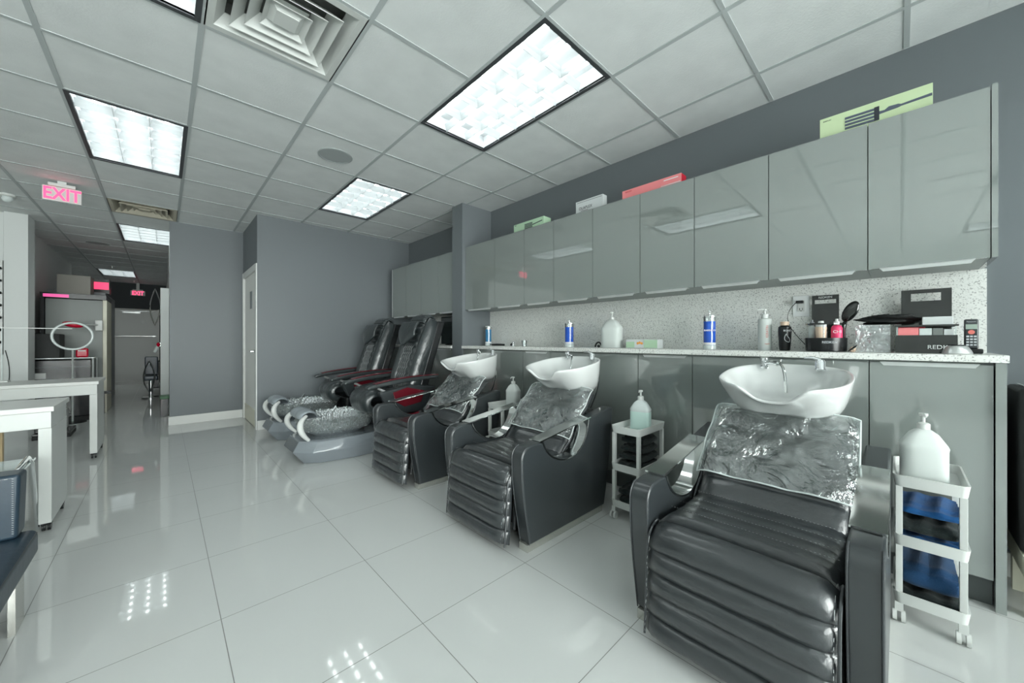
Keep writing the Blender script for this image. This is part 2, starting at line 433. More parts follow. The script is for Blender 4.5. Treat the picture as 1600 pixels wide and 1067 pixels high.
# niche door (white, in the return wall), seen at a steep angle
d = MB(); d.box(XN-0.012, XN+0.03, YB+0.005, YB+0.085, 0, 2.09).box(XN-0.012, XN+0.03, YN-0.085, YN-0.012, 0, 2.09).box(XN-0.012, XN+0.03, YB+0.085, YN-0.085, 2.01, 2.09)
fr = struct(d.build('door_1', 'trim_white', bevel=0.003))
MB().box(XN+0.012, XN+0.045, YB+0.086, YN-0.086, 0.0005, 2.009).build('door_leaf', 'door_white', fr, bevel=0.002)
MB().box(XN+0.005, XN+0.012, YB+0.10, YN-0.10, 0.006, 0.22).build('kick_plate', 'cream', fr)
hd = MB(); hd.tube([(XN+0.012, YB+0.20, 0.98), (XN-0.03, YB+0.20, 0.98), (XN-0.03, YB+0.30, 0.98)], 0.009); hd.lathe([(0.025, 0), (0.025, 0.008)], 16, mtx=Matrix.Translation((XN+0.012, YB+0.20, 0.98)) @ rotm('Y', -90))
hd.build('door_handle', 'chrome', fr)
MB().box(XN+0.006, XN+0.012, YB+0.42, YB+0.56, 1.55, 1.78).build('notice', 'grey_plastic', fr)
# hall end door
fr = struct(MB().box(-1.0, -0.965, YH-0.02, YH+0.02, 0, 2.0).box(-0.105, -0.07, YH-0.02, YH+0.02, 0, 2.0).box(-0.965, -0.105, YH-0.02, YH+0.02, 1.965, 2.0).build('door_2', 'door_white', bevel=0.003))
MB().box(-0.965, -0.105, YH+0.0, YH+0.04, 0.0005, 1.965).build('door_leaf', 'door_white', fr)
MB().box(-0.80, -0.45, YH-0.05, YH, 1.87, 1.92).box(-0.90, -0.2, YH-0.06, YH-0.045, 1.925, 1.94).build('door_closer', 'alu', fr, bevel=0.004)
MB().box(-0.93, -0.14, YH-0.05, YH-0.02, 1.23, 1.25).box(-0.90, -0.86, YH-0.03, YH, 1.22, 1.26).box(-0.20, -0.16, YH-0.03, YH, 1.22, 1.26).build('push_bar', 'alu', fr, bevel=0.003)

# ------------------------------------------------------------------ ceiling lamps
LW, LL = RP-0.010, 2*KP-0.010
def make_lamp():
    t = thing('ceiling_lamp', 'x', 'ceiling light')
    x, y = LW/2, LL/2
    b = MB(); wth = 0.024
    b.box(-x, x, -y, -y+wth, -0.006, 0.01).box(-x, x, y-wth, y, -0.006, 0.01).box(-x, -x+wth, -y+wth, y-wth, -0.006, 0.01).box(x-wth, x, -y+wth, y-wth, -0.006, 0.01)
    b.build('frame', 'lamp_frame', t, smooth=False)
    b = MB(); xi, yi = x-wth, y-wth
    b.box(-xi, xi, -yi, yi, 0.098, 0.10)
    b.box(-xi-0.004, -xi, -yi, yi, 0, 0.1).box(xi, xi+0.004, -yi, yi, 0, 0.1).box(-xi, xi, -yi-0.004, -yi, 0, 0.1).box(-xi, xi, yi, yi+0.004, 0, 0.1)
    b.build('reflector', 'reflector', t, smooth=False)
    for k in range(3):
        cx = (k-1)*2*xi/3
        tb = MB(); tb.tube([(cx, -yi+0.02, 0.075), (cx, yi-0.02, 0.075)], 0.013, 10); tb.build('lamp_tube', 'tube', t)
    b = MB()
    def blade(a0, a1, along, c):
        # V-shaped parabolic blade, thin at the bottom and wide at the top
        pr = [(-0.001, 0.0), (0.001, 0.0), (0.005, 0.03), (0.013, 0.055), (-0.013, 0.055), (-0.005, 0.03)]
        if along == 'y': b.prism([(c+p, z) for p, z in pr], a0, a1, 'y')
        else: b.prism([(c+p, z) for p, z in pr], a0, a1, 'x')
    for k in (1, 2): blade(-yi, yi, 'y', -xi+2*xi*k/3)
    for k in range(1, 6): blade(-xi, xi, 'x', -yi+2*yi*k/6)
    b.build('louver', 'louver', t, smooth=False)
    return t
lamp0 = make_lamp()
LAB = ['large louvred ceiling light above the shampoo chairs, nearest the wall cabinets', 'louvred ceiling light above the pedicure chairs, next to the round speaker', 'louvred ceiling light at left between the exit sign and the hall', 'louvred ceiling light cut off by the top edge beside the air vent', 'louvred ceiling light over the hall entrance behind the slatted vent', 'farthest louvred ceiling light, over the end of the hall'] + ['louvred ceiling light behind the camera, on the side of the grey cabinets', 'louvred ceiling light behind the camera, near the middle of the salon', 'louvred ceiling light behind the camera, nearest the left wall'] + ['louvred ceiling light in the side bay at the end of the hall']
for n, (i, k, _) in enumerate(lamps):
    loc = (RX(i)+RP/2, KY(k)+KP, ZC)
    o = lamp0 if n == 0 else copy_tree(lamp0, loc)
    o.location = loc; o['label'] = LAB[n]; o['group'] = 'louvred ceiling lights' if n < 6 or n == 9 else 'ceiling lights behind the camera'

# ------------------------------------------------------------------ ceiling vents
def vent(i, k, label, m, deep):
    t = thing('ceiling_vent', label, 'vent', (RX(i)+RP/2, KY(k)+KP/2, ZC), 0, 'square ceiling vents')
    s = RP/2-0.006
    b = MB(); b.box(-s, s, -s, s, 0.16, 0.165)
    for a, c_ in ((-s, -s+0.004), (s-0.004, s)): b.box(a, c_, -s, s, 0.0, 0.16); b.box(-s, s, a, c_, 0.0, 0.16)
    b.build('duct', 'vent_dark', t, smooth=False)
    def ring(o_, zo, i_, zi, th=0.004):
        bb = MB()
        vs = []
        for (r, z) in ((o_, zo), (i_, zi), (i_, zi+th), (o_, zo+th)):
            vs += [(-r, -r, z), (r, -r, z), (r, r, z), (-r, r, z)]
        fs = []
        for a in range(4):
            a2 = (a+1) % 4
            for q in range(4):
                q2 = (q+1) % 4
                fs.append((a*4+q, a*4+q2, a2*4+q2, a2*4+q))
        return bb.add(vs, fs)
    f_ = MB(); f_.v += []
    ring(s, -0.004, s-0.035, -0.004).build('frame', m, t, smooth=False)
    ring(s-0.035, -0.004, s-0.075, 0.05).build('slope', m, t, smooth=False)
    for n_, r in enumerate((0.205, 0.150, 0.095)):
        ring(r, -0.012+0.004*n_, r-0.055, 0.045+0.002*n_).build('louver_ring', m, t, smooth=False)
    MB().box(-0.048, 0.048, -0.048, 0.048, -0.004, 0.006).add([(-0.085,-0.085,0.03),(0.085,-0.085,0.03),(0.085,0.085,0.03),(-0.085,0.085,0.03),(-0.048,-0.048,0),(0.048,-0.048,0),(0.048,0.048,0),(-0.048,0.048,0)], [(0,1,5,4),(1,2,6,5),(2,3,7,6),(3,0,4,7)]).build('centre_plate', m, t, smooth=False)
vent(1, -2, 'white square air vent with nested louvres at the top of the picture', 'vent', 1)
vent(0, 5, 'yellowed dusty air vent above the hall entrance', 'vent_dusty', 1)

# round speakers
def speaker(x, y, label):
    t = thing('ceiling_speaker', label, 'speaker', (x, y, ZC), 0, 'round ceiling speakers')
    MB().lathe([(0.135, -0.001), (0.135, -0.005), (0.122, -0.008), (0.122, -0.001)], 32, cap=False).build('rim', 'speaker_mesh', t)
    MB().lathe([(0.0, -0.006), (0.122, -0.006), (0.122, 0.0)], 32, cap=False).build('grille', 'speaker_mesh', t)
speaker(1.07, 3.32, 'round grey ceiling speaker above the pedicure chairs')
speaker(-0.76, 8.95, 'round ceiling speaker over the hall, far left')

# sprinklers and emergency light
def sprinkler(x, y, label):
    t = thing('sprinkler', label, 'sprinkler', (x, y, ZC), 0, 'ceiling sprinklers')
    MB().lathe([(0.035, 0), (0.035, -0.006), (0.012, -0.012), (0.010, -0.035)], 16).build('collar', 'alu', t)
    MB().lathe([(0.0, -0.05), (0.022, -0.05), (0.022, -0.047), (0.004, -0.045), (0.004, -0.035)], 12).build('deflector', 'alu', t)
sprinkler(-0.55, 13.9, 'small sprinkler head in front of the far hall exit sign')
sprinkler(-0.78, 11.5, 'small sprinkler head in front of the farthest ceiling light')
t = thing('security_camera', 'small dome camera hanging below the ceiling at far left', 'camera', (-1.22, 6.64, ZC))
MB().lathe([(0.06, 0), (0.06, -0.02), (0.045, -0.03)], 20).build('mount', 'plastic_white', t)
MB().ball((0, 0, -0.045), 0.042, 0.042, 0.04).build('dome', 'clear_jug', t)
MB().tube([(-0.05, 0, -0.012), (-0.25, 0.01, -0.010), (-0.5, 0, -0.010)], 0.004, 6).build('cable', 'black_plastic', t)

# exit signs
def exit_sign(x0, x1, y, z0, z1, label, txt='EXIT'):
    t = thing('exit_sign', label, 'exit sign', ((x0+x1)/2, y, z0), 0, 'red exit signs')
    w_, h_ = (x1-x0)/2, z1-z0
    MB().box(-w_, w_, -0.012, 0.012, 0, h_).build('panel', 'exit_soft', t, bevel=0.006)
    MB().box(-w_*0.7, w_*0.7, -0.03, 0.03, h_, h_+0.03).build('housing', 'plastic_white', t, bevel=0.004)
    MB().box(-0.03, 0.03, -0.02, 0.02, h_+0.03, ZC-z0).build('bracket', 'plastic_white', t)
    text(txt, h_*1.12, 'exit_red', t, (0, -0.0135, h_*0.47), FACE_MY, sx=0.74, bold=0.0035)
exit_sign(-0.855, -0.60, 5.76, 2.50, 2.645, 'near red EXIT sign hanging from the ceiling at left')
exit_sign(-0.64, -0.354, 14.45, 2.355, 2.49, 'far red EXIT sign above the hall door')

# ------------------------------------------------------------------ upper cabinets
UZ0, UZ1 = 1.470, 2.187
def handle_mesh(w_):
    # folded aluminium lip with chamfered ends
    b = MB()
    b.prism([(-w_/2, 0), (w_/2, 0), (w_/2-0.012, -0.016), (-w_/2+0.012, -0.016)], -0.022, -0.018, 'x')
    b.box(-0.022, 0.012, -w_/2, w_/2, -0.001, 0.002)
    return b
def upper(y0, y1, label, hw=None, hc=None, group='glossy grey wall cabinets'):
    t = thing('wall_cabinet', label, 'cabinet', (2.53, (y0+y1)/2, UZ0), 0, group)
    w_ = (y1-y0)/2
    b = MB(); b.box(0.020, XW-2.53-0.001, -w_+0.0005, w_-0.0005, 0, UZ1-UZ0)
    b.build('body', 'cab_body', t, smooth=False)
    MB().box(0, 0.018, -w_+0.002, w_-0.002, 0.001, UZ1-UZ0+0.004).build('door', 'cab', t, smooth=False)
    dr = [o for o in bpy.data.objects if o.parent == t and o.name.startswith('door')][0]
    hw = hw or (y1-y0)*0.78
    handle_mesh(hw).build('handle', 'alu', dr, loc=(0.018, hc or 0, 0.0), smooth=False)
    return t
seams = [-0.265, 0.109, 0.520, 0.928, 1.307, 1.716, 2.127, 2.496, 2.930, 3.448]
UL = ['rightmost glossy grey wall cabinet, touching the end panel, under the long green box', 'second wall cabinet from the right, glossy grey, above the sign with white lettering',
      'third glossy wall cabinet from the right, just left of the pale green box', 'fourth wall cabinet from the right, above the big blue disinfectant jar', 'fifth wall cabinet from the right, below the pink box',
      'sixth wall cabinet from the right, between the white card box and the pink box', 'seventh wall cabinet from the right, below the white card box', 'third wall cabinet from the wall stub, below the right part of the small green box',
      'second wall cabinet from the wall stub, below the left part of the small green box']
UL = UL[:9]
for n, (a, b) in enumerate(zip(seams, seams[1:])):
    upper(a, b, UL[n] if n < 8 else 'narrow wall cabinet touching the grey wall stub', hc=0.0)
tag(MB().box(2.528, XW-0.001, -0.283, -0.266, UZ0, UZ1+0.012).build('end_panel', 'cab', smooth=False), 'tall glossy side panel closing the wall cabinets at their right end', 'cabinet panel')
for n, (a, b) in enumerate(((3.657, 4.03), (4.03, 4.45), (4.45, 4.87), (4.87, 5.30))):
    upper(a, b, ['wall cabinet just left of the grey wall stub, above the dark screen', 'second wall cabinet left of the stub, above the headrest of the near massage chair', 'third wall cabinet left of the stub, with a plain pale front', 'leftmost wall cabinet, beside the pedicure area wall'][n], group='wall cabinets beyond the wall stub')
tag(MB().box(2.528, XW-0.001, 5.301, 5.318, UZ0, UZ1+0.006).build('end_panel', 'alu', bevel=0.001), 'pale side panel at the far left end of the wall cabinets', 'cabinet panel')

# ------------------------------------------------------------------ base cabinets and worktop
CZ0, CZ1 = 1.028, 1.060
tag(MB().box(2.475, XW, -0.305, 3.449, CZ0, CZ1).build('worktop', 'quartz', bevel=0.003), 'long white speckled stone worktop on the grey base cabinets', 'worktop')
tag(MB().box(2.475, XW, 3.656, YB-0.001, CZ0, CZ1).build('worktop', 'quartz', bevel=0.003), 'short stone worktop behind the massage chairs, beyond the wall stub', 'worktop')
tag(MB().box(XW-0.018, XW-0.0005, -0.291, 3.449, CZ1, UZ0).build('splashback', 'quartz', bevel=0.001), 'long speckled stone splashback between worktop and wall cabinets', 'splashback')
tag(MB().box(XW-0.018, XW-0.0005, 3.656, 5.32, CZ1, UZ0).build('splashback', 'quartz', bevel=0.001), 'short stone splashback beyond the wall stub', 'splashback')
bs = [-0.270, 0.103, 0.517, 0.929, 1.306, 1.713, 2.138, 2.483, 2.930, 3.448]
BL = ['rightmost base cabinet with a long pale handle, behind the nearest trolley', 'second base cabinet from the right, behind the basin of the nearest chair', 'third base cabinet from the right, left behind the nearest basin',
      'fourth base cabinet from the right with a short handle, behind the middle trolley', 'fifth base cabinet from the right, right of the middle basin', 'sixth base cabinet from the right, behind the middle basin', 'seventh base cabinet from the right with a short handle', 'eighth base cabinet from the right, right of the far basin', 'ninth base cabinet from the right, beside the wall stub']
def base_cab(y0, y1, label, handle, group='glossy grey base cabinets'):
    t = thing('base_cabinet', label, 'cabinet', (2.50, (y0+y1)/2, 0), 0, group)
    w_ = (y1-y0)/2
    MB().box(0.020, XW-2.50-0.001, -w_+0.0005, w_-0.0005, 0.12, CZ0-0.001).build('body', 'cab_body', t, smooth=False)
    dr = MB().box(0, 0.018, -w_+0.0022, w_-0.0022, 0.122, CZ0-0.012).build('door', 'cab', t, smooth=False)
    MB().box(0.045, 0.06, -w_+0.0005, w_-0.0005, 0, 0.12).build('toe_kick', 'toe', t, smooth=False)
    if handle:
        handle_mesh((y1-y0)*0.80).build('handle', 'alu', dr, loc=(0.018, 0, CZ0-0.010), smooth=False)
for n, (a, b) in enumerate(zip(bs, bs[1:])): base_cab(a, b, BL[n], n in (0, 3, 6))
for n, (a, b) in enumerate(((3.657, 4.05), (4.05, 4.50), (4.50, 5.0), (5.0, YB-0.002))):
    base_cab(a, b, ['base cabinet with a short handle, just left of the wall stub', 'base cabinet beyond the stub, right of the near massage chair', 'base cabinet beyond the stub, hidden behind the near massage chair', 'leftmost base cabinet in the corner behind the far massage chair'][n], n == 0, 'base cabinets beyond the wall stub')
tag(MB().box(2.488, XW-0.001, -0.300, -0.272, 0, CZ0-0.001).build('end_panel', 'cab', smooth=False), 'glossy grey side panel closing the base cabinets at their right end', 'cabinet panel')

# ------------------------------------------------------------------ shampoo chairs
def arc(cx, cz, rx, rz, a0, a1, n):
    return [(cx+rx*math.cos(math.radians(a0+(a1-a0)*i/n)), cz+rz*math.sin(math.radians(a0+(a1-a0)*i/n))) for i in range(n+1)]
def bez(p0, p1, p2, p3, n):
    out = []
    for i in range(n+1):
        t = i/n; u = 1-t
        out.append(tuple(u**3*a+3*u*u*t*b+3*u*t*t*c+t**3*d for a, b, c, d in zip(p0, p1, p2, p3)))
    return out
def resample(path, n):
    L = [0]
    for a, b in zip(path, path[1:]): L.append(L[-1]+math.dist(a, b))
    out = []; j = 0
    for i in range(n):
        s = L[-1]*i/(n-1)
        while j < len(L)-2 and L[j+1] < s: j += 1
        f = (s-L[j])/max(1e-9, L[j+1]-L[j])
        out.append(tuple(a+(b-a)*f for a, b in zip(path[j], path[j+1])))
    return out
def path_normals(path):
    out = []
    for i in range(len(path)):
        a = path[max(i-1, 0)]; b = path[min(i+1, len(path)-1)]
        dx, dz = b[0]-a[0], b[1]-a[1]; l = math.hypot(dx, dz) or 1
        out.append((-dz/l, dx/l))
    return out
def quilted(path, w0, w1, thick, pleats, depth, edge=0.03, ny=17, side=1, back=True, pdepth_pow=0.6, wob=0.0, seams=None):
    """padded panel following a path in x-z; pleats run across the width"""
    n = 90; P = resample(path, n); N = path_normals(P)
    b = MB(); L = 0
    fr = [i/(n-1) for i in range(n)]
    def bulge(t):
        if not pleats: return 1.0
        u = (t*pleats) % 1.0
        return 1-depth*(1-abs(math.sin(PI*u))**pdepth_pow)
    def W(t): return (w0+(w1-w0)*t)/2
    def top(i, j):
        t = fr[i]; v = -1+2*j/(ny-1); w_ = W(t)
        e = max(0.0, 1-abs(v)**6)**0.5
        ee = min(1, min(t, 1-t)/0.03); ee = math.sin(ee*PI/2)
        k = thick*bulge(t)*(0.35+0.65*e)*(0.3+0.7*ee)
        k += wob*math.sin(23*t+3*v)*math.sin(9*v+5*t)*e
        return (P[i][0]+side*N[i][0]*k, v*w_, P[i][1]+side*N[i][1]*k)
    def bot(i, j):
        t = fr[i]; v = -1+2*j/(ny-1)
        return (P[i][0], v*W(t), P[i][1])
    vs = [top(i, j) for i in range(n) for j in range(ny)] + [bot(i, j) for i in range(n) for j in range(ny)]
    o = n*ny; fs = []
    for i in range(n-1):
        for j in range(ny-1):
            a = i*ny+j; fs.append((a, a+1, a+ny+1, a+ny)); fs.append((o+a, o+a+ny, o+a+ny+1, o+a+1))
        for j in (0, ny-1):
            a = i*ny+j; fs.append((a, a+ny, o+a+ny, o+a))
    for i in (0, n-1):
        for j in range(ny-1):
            a = i*ny+j; fs.append((a, a+1, o+a+1, o+a))
    b.add(vs, fs)
    return b, (lambda t, v, extra=0.0: (lambda i: (P[i][0]+side*N[i][0]*(thick*bulge(fr[i])+extra), v*W(fr[i]), P[i][1]+side*N[i][1]*(thick*bulge(fr[i])+extra)))(min(n-1, max(0, int(round(t*(n-1)))))))
def band(path, y0, y1, th, side=1):
    """flat metal strip of thickness th following a path in x-z"""
    N = path_normals(path); n = len(path)
    vs = []
    for (x, z), (nx, nz) in zip(path, N):
        vs += [(x, y0, z), (x, y1, z), (x+side*nx*th, y1, z+side*nz*th), (x+side*nx*th, y0, z+side*nz*th)]
    fs = [(0,1,2,3), tuple((n-1)*4+k for k in (3,2,1,0))]
    for i in range(n-1):
        for k in range(4):
            l = (k+1) % 4; fs.append((i*4+k, (i+1)*4+k, (i+1)*4+l, i*4+l))
    return MB().add(vs, fs)

HW = 0.357; PT = 0.078
hole_arc = bez((0.160, 0.562), (0.215, 0.400), (0.545, 0.335), (0.590, 0.628), 22)
def panel_profile():
    p = [(0.060, 0.040)]
    p += bez((0.060, 0.040), (0.030, 0.20), (-0.004, 0.36), (-0.002, 0.495), 8)[1:]
    p += arc(0.058, 0.500, 0.060, 0.060, 175, 100, 8)
    p += [(0.100, 0.5655)]
    p += hole_arc
    p += [(0.700, 0.648), (0.845, 0.671)]
    p += arc(0.850, 0.655, 0.016, 0.016, 80, 0, 4)
    p += bez((0.866, 0.640), (0.850, 0.45), (0.815, 0.22), (0.765, 0.040), 6)
    return p
def make_shampoo(label, cover_seed=0):
    t = thing('shampoo_chair', label, 'salon chair', (0, 0, 0), 0, 'black shampoo chairs with basins')
    prof = panel_profile()
    for s in (-1, 1):
        y0, y1 = (s*HW, s*(HW-PT)) if s < 0 else (HW-PT, HW)
        pn = MB().prism(prof, y0, y1).build('side_panel', 'leather_smooth', t, bevel=0.010, seg=3, angle=35)
        pb = MB()
        for yy in (y0+0.004, y1-0.004):
            pb.tube([(x-0.002, yy, z) for x, z in prof[:18]], 0.0028, 6)
        pb.build('piping', 'piping', pn)
        top = [(0.135, 0.5665)] + [(0.135+0.475*i/12, 0.5665+0.068*i/12) for i in range(1, 13)] 
        arm = band(top, y0-0.002, y1+0.002, 0.007)
        ring = band(hole_arc, y0-0.001, y1+0.001, 0.006)
        arm.build('armrest', 'steel', t, smooth=True)
        ring.build('armrest_ring', 'steel', t, smooth=True)
        MB().box(0.045, 0.755, min(y0, y1)+0.008, max(y0, y1)-0.008, 0, 0.042).build('plinth', 'base_steel', t, bevel=0.003)
    wi = 2*(HW-PT)-0.012
    # base box between the side panels
    MB().box(0.16, 0.84, -wi/2+0.004, wi/2-0.004, 0.035, 0.34).build('base_box', 'black_matte', t, bevel=0.01)
    # seat cushion
    seat = bez((0.50, 0.375), (0.30, 0.36), (0.16, 0.372), (0.060, 0.385), 14)
    b, at = quilted(seat, wi, wi, 0.075, 5, 0.05, side=-1)
    so = b.build('seat', 'leather', t, angle=60)
    st = MB()
    for q in (0.2, 0.4, 0.6, 0.8):
        for k in range(46):
            v = -0.93+1.86*k/45; p = at(q, v, 0.0012); st.tube([(p[0], p[1]-0.0022, p[2]), (p[0], p[1]+0.0022, p[2])], 0.0006, 3)
    st.build('stitching', 'thread', so)
    # padded roll and leg rest
    leg = arc(0.060, 0.335, 0.052, 0.052, 90, 176, 8) + [(0.004, 0.24), (-0.004, 0.14), (-0.012, 0.035)]
    b, at = quilted(leg, wi, wi, 0.066, 5, 0.50, side=-1, wob=0.0016, pdepth_pow=0.38)
    lo = b.build('leg_rest', 'leather', t, angle=60)
    for s in (-1, 1):
        pp = MB()
        pts = [(x-0.034 if z < 0.33 else x-0.034*math.sin(math.acos(max(-1, min(1, (z-0.335)/0.052)))), s*(wi/2-0.002), z+(0.034*((z-0.335)/0.052) if z > 0.335 else 0)) for x, z in resample(leg, 30)]
        pp.tube(pts, 0.0045, 6)
        pp.build('piping', 'piping', lo)
    for v0 in (-0.955, 0.955):
        st = MB()
        for q in range(70):
            a = at(q/70+0.005, v0, -0.010); b2 = at(q/70+0.012, v0, -0.010)
            st.tube([a, b2], 0.0006, 3)
        st.build('stitching', 'thread', lo)
    # hinge bar seen through the gap
    MB().tube([(0.045, -wi/2+0.01, 0.30), (0.03, -wi/2+0.012, 0.10)], 0.010, 8).tube([(0.045, wi/2-0.01, 0.30), (0.03, wi/2-0.012, 0.10)], 0.010, 8).build('hinge_bar', 'black_plastic', t)
    # backrest
    bp = bez((0.435, 0.365), (0.52, 0.455), (0.62, 0.58), (0.800, 0.745), 16)
    b, bat = quilted(bp, wi-0.006, wi-0.03, 0.070, 4, 0.16, side=1)
    bo = b.build('backrest', 'leather', t, angle=60)
    for s in (-1, 1): MB().tube([bat(q/40, s*0.99, -0.03) for q in range(41)], 0.004, 6).build('piping', 'piping', bo)
    # clear vinyl cover over the upper part of the backrest, with a welt round the edge
    rnd = random.Random(cover_seed)
    ph = [rnd.uniform(0, 6) for _ in range(6)]
    def cov(u, v):
        tt = 0.27+0.73*u; w_ = -1.05+2.10*v
        wr = 0.005*math.sin(11*u+5*v+ph[0])*math.sin(13*v+ph[1])+0.0045*abs(math.sin(11*v-7*u+2*math.sin(5*u+ph[4])+ph[2]))**3+0.004*abs(math.sin(9*u+8*v+1.5*math.sin(7*v+ph[5])+ph[3]))**4
        p = bat(tt, w_, 0.010+wr)
        dr = max(0, abs(w_)-0.93)*0.18
        return (p[0]+dr*0.7, p[1], p[2]-dr*0.7)
    co = MB().surf(cov, 60, 80).build('backrest_cover', 'film', bo, angle=180)
    edge = [cov(0, v/24) for v in range(25)] + [cov(u/16, 1) for u in range(1, 17)] + [cov(1, 1-v/24) for v in range(1, 25)] + [cov(1-u/16, 0) for u in range(1, 16)]
    MB().tube(edge, 0.0036, 6, closed=True).build('welt', 'clear_jug', co)
    # support block behind
    MB().box(0.62, 0.85, -wi/2+0.02, wi/2-0.02, 0.34, 0.60).build('back_support', 'black_matte', t, bevel=0.02)
    MB().box(0.855, 1.02, -0.16, 0.16, 0.50, 0.60).build('plumbing_box', 'black_plastic', t, bevel=0.012)
    MB().tube([(0.80, -0.05, 0.58), (0.80, -0.05, 0.80)], 0.03, 12).tube([(0.80, 0.05, 0.58), (0.80, 0.05, 0.80)], 0.03, 12).build('basin_column', 'black_matte', t)
    # ceramic basin
    cx0 = 0.775
    def rim(a):
        c_, s_ = math.cos(a), math.sin(a)
        ex = 2/2.5
        x = 0.255*abs(c_)**ex*(1 if c_ >= 0 else -1); y = 0.252*abs(s_)**ex*(1 if s_ >= 0 else -1)
        z = 0.958+0.040*(x/0.255)
        d_ = abs(((a-PI+PI) % (2*PI))-PI)  # angular distance from the front
        g = math.exp(-(y/0.098)**4) if c_ < 0 else 0
        z -= 0.062*g
        x += 0.05*g if c_ < 0 else 0
        return x, y, z
    lev = [ # (x scale, y scale, shift x, drop, follows rim fraction)
        (0.32, 0.42, 0.115, 0.232, 0.0), (0.50, 0.66, 0.105, 0.226, 0.0), (0.66, 0.82, 0.078, 0.182, 0.1), (0.82, 0.92, 0.042, 0.112, 0.35), (0.94, 0.975, 0.012, 0.050, 0.7), (0.995, 0.997, 0.0, 0.014, 1.0),
        (1.0, 1.0, 0.0, 0.002, 1.0), (0.985, 0.985, 0.0, 0.0, 1.0), (0.945, 0.945, 0.002, 0.002, 1.0), (0.915, 0.915, 0.004, 0.010, 1.0), (0.86, 0.87, 0.010, 0.035, 0.8), (0.76, 0.78, 0.016, 0.085, 0.45), (0.60, 0.62, 0.02, 0.135, 0.15), (0.30, 0.30, 0.02, 0.158, 0.0), (0.08, 0.08, 0.02, 0.162, 0.0), (0.0, 0.0, 0.02, 0.163, 0.0)]
    bb = MB(); seg = 64; vs = []; fs = []
    for k in range(seg):
        a = 2*PI*k/seg; x, y, z = rim(a); zz = 0.975
        for sc, sy_, sh, dr, fo in lev:
            vs.append((cx0+x*sc+sh, y*sy_, (z*fo+zz*(1-fo))-dr))
    nl = len(lev)
    for k in range(seg):
        l = (k+1) % seg
        for j in range(nl-1): fs.append((k*nl+j, l*nl+j, l*nl+j+1, k*nl+j+1))
    fs.append([k*nl for k in range(seg)][::-1])
    bb.add(vs, fs)
    bo = bb.build('basin', 'ceramic', t, angle=80, subsurf=1)
    # faucet with lever (right) and spray head (left)
    fb = MB(); fx = cx0+0.205
    fb.lathe([(0.022, 0.972), (0.024, 0.98), (0.020, 0.985), (0.020, 1.018), (0.014, 1.026), (0.0, 1.027)], 16, c=(fx, -0.115, 0))
    fb.tube([(fx, -0.115, 1.024), (fx-0.01, -0.085, 1.036), (fx-0.02, -0.055, 1.034)], [0.009, 0.007, 0.004], 8)
    fb.build('mixer_tap', 'chrome', bo)
    sb = MB()
    sb.lathe([(0.020, 0.972), (0.021, 0.982), (0.013, 0.99), (0.013, 1.010), (0.019, 1.014), (0.021, 1.028), (0.010, 1.032), (0.0, 1.032)], 16, c=(fx, 0.115, 0))
    sb.tube([(fx, 0.115, 1.0), (fx-0.02, 0.075, 1.005), (fx-0.035, 0.05, 1.0)], [0.010, 0.010, 0.013], 8)
    so_ = sb.build('spray_head', 'chrome', bo)
    MB().tube(bez((fx-0.03, 0.052, 1.0), (fx-0.06, 0.02, 1.01), (fx-0.10, 0.005, 0.95), (fx-0.12, 0.0, 0.865), 14), 0.0065, 8).build('hose', 'steel', so_)
    MB().lathe([(0.030, 0.8155), (0.030, 0.818), (0.0, 0.819)], 20, c=(cx0+0.02, 0, 0)).build('drain', 'chrome', bo)
    hh = MB().tube(bez((cx0+0.17, -0.18, 0.93), (cx0+0.20, -0.20, 0.82), (cx0+0.21, -0.15, 0.72), (cx0+0.16, -0.13, 0.62), 10), 0.007, 8)
    hh.build('supply_hose', 'steel', t)
    return t
sh = make_shampoo('nearest black shampoo chair with a white basin, front right', 1)
sh.location = (1.345, 0.382, 0)
s2 = copy_tree(sh, (1.345, 1.697, 0), label='middle black shampoo chair with a white basin, between the two others')
s3 = copy_tree(sh, (1.345, 2.832, 0), label='farthest black shampoo chair with a white basin, next to the pedicure tub')

